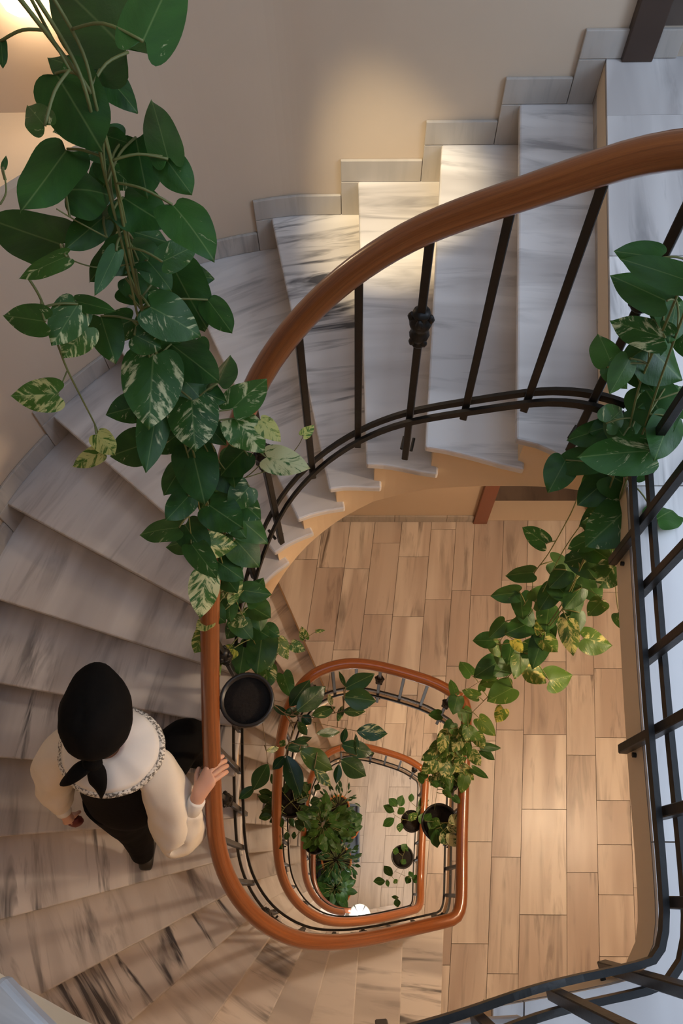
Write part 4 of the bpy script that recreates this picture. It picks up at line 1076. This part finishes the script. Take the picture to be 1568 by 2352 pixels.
def skin_body():
    V = []; E = []; Rr = []
    def add(p, r, parent=None):
        V.append(tuple(Vector(p) - PO)); Rr.append(r if isinstance(r, tuple) else (r, r))
        if parent is not None: E.append((parent, len(V) - 1))
        return len(V) - 1
    pel = add((-.93, .37, 8.50), (.13, .10))
    wa = add((-.91, .40, 8.66), (.115, .09), pel)
    ch = add((-.90, .44, 8.82), (.125, .09), wa)
    nk = add((-.89, .475, 8.95), .045, ch)
    nk2 = add((-.888, .50, 9.01), .045, nk)
    hd = add((-.885, .54, 9.10), (.070, .075), nk2)
    hd2 = add((-.885, .55, 9.18), (.072, .08), hd)
    add((-.885, .545, 9.25), (.045, .05), hd2)
    chin = add((-.885, .60, 9.05), .03, hd)
    add((-.885, .632, 9.115), .012, hd)
    # right arm to the rail
    shr = add((-.755, .44, 8.865), .05, ch)
    elr = add((-.69, .22, 8.63), .036, shr)
    fr = add((-.63, .265, 8.725), .032, elr)
    wr = add((-.585, .31, 8.795), (.027, .027), fr)
    pm = add((-.562, .352, 8.804), (.036, .020), wr)
    pm2 = add((-.549, .382, 8.804), (.040, .017), pm)
    fing = [((-.562, .412, 8.801), (-.532, .448, 8.796), (-.504, .468, 8.762)), ((-.549, .402, 8.802), (-.516, .434, 8.793), (-.494, .452, 8.752)),
            ((-.537, .390, 8.801), (-.506, .417, 8.788), (-.488, .434, 8.748)), ((-.528, .374, 8.798), (-.502, .397, 8.782), (-.487, .412, 8.750))]
    for b, m, t in fing:
        i = add(b, .0125, pm2); i = add(m, .0112, i); add(t, .009, i)
    th = add((-.592, .360, 8.795), .014, pm); th = add((-.600, .395, 8.785), .010, th); add((-.595, .425, 8.765), .008, th)
    # left arm hanging
    shl = add((-1.06, .475, 8.865), .05, ch)
    ell = add((-1.19, .40, 8.62), .036, shl)
    wl = add((-1.205, .29, 8.44), (.022, .024), ell)
    pl = add((-1.20, .265, 8.40), (.030, .016), wl)
    for k, dx in enumerate((-.024, -.008, .008, .022)):
        i = add((-1.20 + dx, .255, 8.365), .009, pl); i = add((-1.197 + dx, .265, 8.335), .008, i); add((-1.19 + dx, .28, 8.318), .007, i)
    i = add((-1.172, .285, 8.385), .010, pl); add((-1.165, .30, 8.355), .008, i)
    # front (right) leg on the higher step
    hr = add((-.85, .37, 8.47), .085, pel); kr = add((-.715, .56, 8.52), .058, hr); ar = add((-.72, .55, 8.21), .036, kr); fo = add((-.715, .60, 8.165), .035, ar); add((-.71, .69, 8.155), .028, fo)
    # back (left) leg
    hl = add((-1.01, .36, 8.47), .085, pel); kl = add((-.985, .27, 8.16), .056, hl); al = add((-.995, .14, 7.90), .036, kl); fo = add((-.998, .16, 7.82), .034, al); add((-1.0, .26, 7.81), .026, fo)
    me = bpy.data.meshes.new('body'); me.from_pydata(V, E, []); me.update()
    o = link('body', me, person); me.materials.append(M_SKIN)
    sk = o.modifiers.new('skin', 'SKIN'); sk.use_smooth_shade = True
    if not me.skin_vertices: me.attributes.new
    bpy.context.view_layer.update()
    lay = me.skin_vertices[0] if me.skin_vertices else None
    if lay is None:
        bm = bmesh.new(); bm.from_mesh(me); sl = bm.verts.layers.skin.verify(); bm.verts.ensure_lookup_table()
        for i, v in enumerate(bm.verts): v[sl].radius = Rr[i]; v[sl].use_root = (i == 0)
        bm.to_mesh(me); bm.free()
    else:
        for i, d in enumerate(lay.data): d.radius = Rr[i]; d.use_root = (i == 0)
    s = o.modifiers.new('sub', 'SUBSURF'); s.levels = 2; s.render_levels = 2
    return o
skin_body()

def loft(mb, rings, n=24, fold=0.0, seed=0, cap=True, nf=7):
    """rings: (centre, axis_a, axis_b) with axis vectors giving the half sizes"""
    vs = []; m = len(rings)
    for i, (c, a, b) in enumerate(rings):
        c, a, b = Vector(c), Vector(a), Vector(b)
        for k in range(n):
            an = 2 * math.pi * k / n
            w = 1 + fold * (math.sin(nf * an + seed + i * .5) * .6 + mnoise.noise(Vector((math.cos(an) * 1.7 + seed, math.sin(an) * 1.7, i * .6))) * 1.2)
            vs.append(c + (a * math.cos(an) + b * math.sin(an)) * w)
    fs = [(i * n + k, i * n + (k + 1) % n, (i + 1) * n + (k + 1) % n, (i + 1) * n + k) for i in range(m - 1) for k in range(n)]
    if cap: fs += [tuple(range(n))[::-1], tuple(range((m - 1) * n, m * n))]
    mb.add(vs, fs)

def limb(mb, pts, rads, n=20, fold=0.0, seed=0, sub=5, nf=7):
    P = catmull(pts, sub); Rr = np.interp(np.linspace(0, len(pts) - 1, len(P)), range(len(pts)), rads)
    rings = []; ref = Vector((0, .3, 1)).normalized(); side = None
    for i in range(len(P)):
        t = Vector(P[min(i + 1, len(P) - 1)] - P[max(i - 1, 0)]).normalized()
        a = (t.cross(ref) if side is None else side - t * side.dot(t))
        a.normalize(); side = a; b = a.cross(t)
        rings.append((P[i], a * Rr[i], b * Rr[i]))
    loft(mb, rings, n, fold, seed, nf=nf)

SX = Vector((1, -.09, 0)).normalized(); SY = Vector((.09, 1, 0)).normalized()
# black dress: bodice, hips and both legs
mb = MB()
loft(mb, [((-.905, .455, 8.91), SX * .10, SY * .075), ((-.905, .445, 8.88), SX * .165, SY * .105), ((-.907, .43, 8.82), SX * .178, SY * .125), ((-.915, .405, 8.70), SX * .165, SY * .125), ((-.925, .385, 8.60), SX * .18, SY * .14),
          ((-.935, .37, 8.50), SX * .195, SY * .155), ((-.945, .355, 8.40), SX * .17, SY * .14), ((-.95, .34, 8.34), SX * .10, SY * .09)], 28, .025, 1)
limb(mb, [(-.86, .37, 8.50), (-.79, .47, 8.53), (-.715, .57, 8.52), (-.712, .58, 8.38), (-.72, .56, 8.24)], [.12, .105, .09, .08, .075], 20, .04, 3)
limb(mb, [(-1.0, .36, 8.50), (-.995, .31, 8.30), (-.985, .26, 8.15), (-.99, .20, 8.0), (-.995, .15, 7.89)], [.13, .11, .088, .066, .05], 20, .04, 5)
limb(mb, [at(300, 1650, 2.93), at(335, 1662, 2.93), at(362, 1690, 2.95), at(378, 1722, 3.0)], [.016, .02, .02, .016], 12)
part_mb(mb, 'dress', M_BLACKCLOTH, sub=1)
# blouse with full sleeves
mb = MB()
loft(mb, [((-.905, .45, 8.84), SX * .182, SY * .112), ((-.90, .455, 8.895), SX * .168, SY * .10), ((-.897, .465, 8.935), SX * .11, SY * .08), ((-.893, .475, 8.965), SX * .06, SY * .058)], 24, .015, 2)
limb(mb, [(-.80, .45, 8.88), (-.74, .40, 8.84), (-.70, .30, 8.74), (-.685, .22, 8.645), (-.668, .205, 8.63), (-.64, .235, 8.68), (-.612, .275, 8.742)], [.06, .082, .094, .098, .092, .070, .036], 22, .14, 4, nf=4)
limb(mb, [(-1.0, .475, 8.88), (-1.09, .475, 8.84), (-1.155, .44, 8.74), (-1.195, .40, 8.63), (-1.205, .35, 8.55), (-1.207, .305, 8.465)], [.06, .082, .09, .085, .07, .036], 22, .12, 8, nf=4)
bl = part_mb(mb, 'blouse', M_BLOUSE, sub=1)
for c0, c1, r in (((-.617, .268, 8.733), (-.588, .305, 8.787), .033), ((-1.207, .312, 8.475), (-1.206, .288, 8.435), .032)):
    mb = MB(); v0, v1 = Vector(c0), Vector(c1)
    mb.tube([v0, v0.lerp(v1, .05), v0.lerp(v1, .5), v0.lerp(v1, .95), v1], [r * .9, r, r * .98, r, r * .9], 18)
    part_mb(mb, 'cuff', M_COLLAR, bl)
# wide round collar with lace edge
def collar_pt(an, rad):
    x = math.cos(an); y = math.sin(an)
    rx, ry = (.20, .175 if y < 0 else .15)
    p = Vector((-.893, .468, 8.978)) + SX * (x * (.052 + rx * .74 * rad)) + SY * (y * (.050 + ry * .72 * rad))
    p.z -= .006 * rad + .062 * rad * rad * (.80 + .20 * abs(x)) - .005 * math.sin(9 * an) * rad
    return p
def collar_ring(name, r0, r1, mat, parent, lift=0.0, n=56, m=7):
    mb = MB(); vs = []
    for i in range(m + 1):
        for k in range(n): vs.append(collar_pt(2 * math.pi * k / n, r0 + (r1 - r0) * i / m) + Vector((0, 0, lift)))
    mb.add(vs, [(i * n + k, i * n + (k + 1) % n, (i + 1) * n + (k + 1) % n, (i + 1) * n + k) for i in range(m) for k in range(n)])
    o = part_mb(mb, name, mat, parent)
    s = o.modifiers.new('solid', 'SOLIDIFY'); s.thickness = .004
    return o
co = collar_ring('collar', 0, .88, M_COLLAR, person, .014)
lc = collar_ring('lace_trim', .87, 1.0, M_LACE, person, .014, m=2)
lc.parent = co; lc.location = (0, 0, 0)
# headscarf
def blob(mb, c, rad, fn, nu=26, nv=16):
    c = Vector(c); vs = []
    for j in range(1, nv):
        th = math.pi * j / nv
        for i in range(nu):
            ph = 2 * math.pi * i / nu
            d = Vector((math.sin(th) * math.cos(ph), math.sin(th) * math.sin(ph), math.cos(th)))
            vs.append(c + Vector((d.x * rad[0], d.y * rad[1], d.z * rad[2])) * fn(d))
    b = len(vs); vs += [c + Vector((0, 0, rad[2] * fn(Vector((0, 0, 1))))), c - Vector((0, 0, rad[2] * fn(Vector((0, 0, -1)))))]
    fs = [(j * nu + i, j * nu + (i + 1) % nu, (j + 1) * nu + (i + 1) % nu, (j + 1) * nu + i) for j in range(nv - 2) for i in range(nu)]
    fs += [(b, (i + 1) % nu, i) for i in range(nu)] + [(b + 1, (nv - 2) * nu + i, (nv - 2) * nu + (i + 1) % nu) for i in range(nu)]
    mb.add(vs, fs)
mb = MB()
def scarf_fn(d):
    q = 1.03 + .24 * max(0, d.dot(Vector((-.12, .93, .30)).normalized())) ** 9 + .09 * mnoise.noise(d * 3.2) + .02 * math.sin(11 * d.x + 4 * d.z)
    return q - (.18 if (d.z < -.25 and d.y > .2) else 0) * min(1, (-d.z - .25) * 3)
blob(mb, (-.888, .537, 9.165), (.122, .150, .125), scarf_fn)
sc = part_mb(mb, 'headscarf', M_BLACKCLOTH, sub=1)
mb = MB(); blob(mb, at(212, 1752, 2.71), (.035, .028, .026), lambda d: 1 + .12 * mnoise.noise(d * 3), 14, 9)
for tail in ([(212, 1752, 2.71), (185, 1768, 2.72), (160, 1785, 2.75), (138, 1800, 2.80)], [(214, 1754, 2.71), (222, 1775, 2.73), (226, 1806, 2.77), (232, 1832, 2.84)]):
    P = [at(*q) for q in tail]
    mb.tube([Vector(p) for p in catmull(P, 4)], [.018, .022, .028, .031, .033, .034, .034, .033, .031, .027, .021, .014, .005], 10, flat=.35, up=(0, .3, 1))
part_mb(mb, 'scarf_knot', M_BLACKCLOTH, sc)
# shoes
for base, toe in (((-.998, .085, 7.775), (-1.003, .31, 7.775)), ((-.722, .50, 8.125), (-.71, .745, 8.125))):
    b, t_ = Vector(base), Vector(toe); d = (t_ - b); L = d.length; d.normalize(); sd = d.cross(Vector((0, 0, 1)))
    mb = MB(); rings = []
    for u, w, h in ((0, .020, .035), (.04, .033, .055), (.2, .037, .062), (.4, .038, .058), (.6, .044, .046), (.8, .045, .038), (.94, .034, .030), (1.0, .014, .02)):
        rings.append((b + d * (L * u) + Vector((0, 0, h / 2 + .004)), sd * w, Vector((0, 0, h / 2))))
    loft(mb, rings, 16); sh = part_mb(mb, 'shoe', M_SHOE, sub=1)
mb = MB(); blob(mb, (-1.185, .262, 8.345), (.032, .024, .038), lambda d: 1 + .25 * mnoise.noise(d * 3), 14, 9)
o = mb.build('folded_cloth', M_RED, None, True); tag(o, 'small dark red cloth held in the left hand of the person', 'cloth')
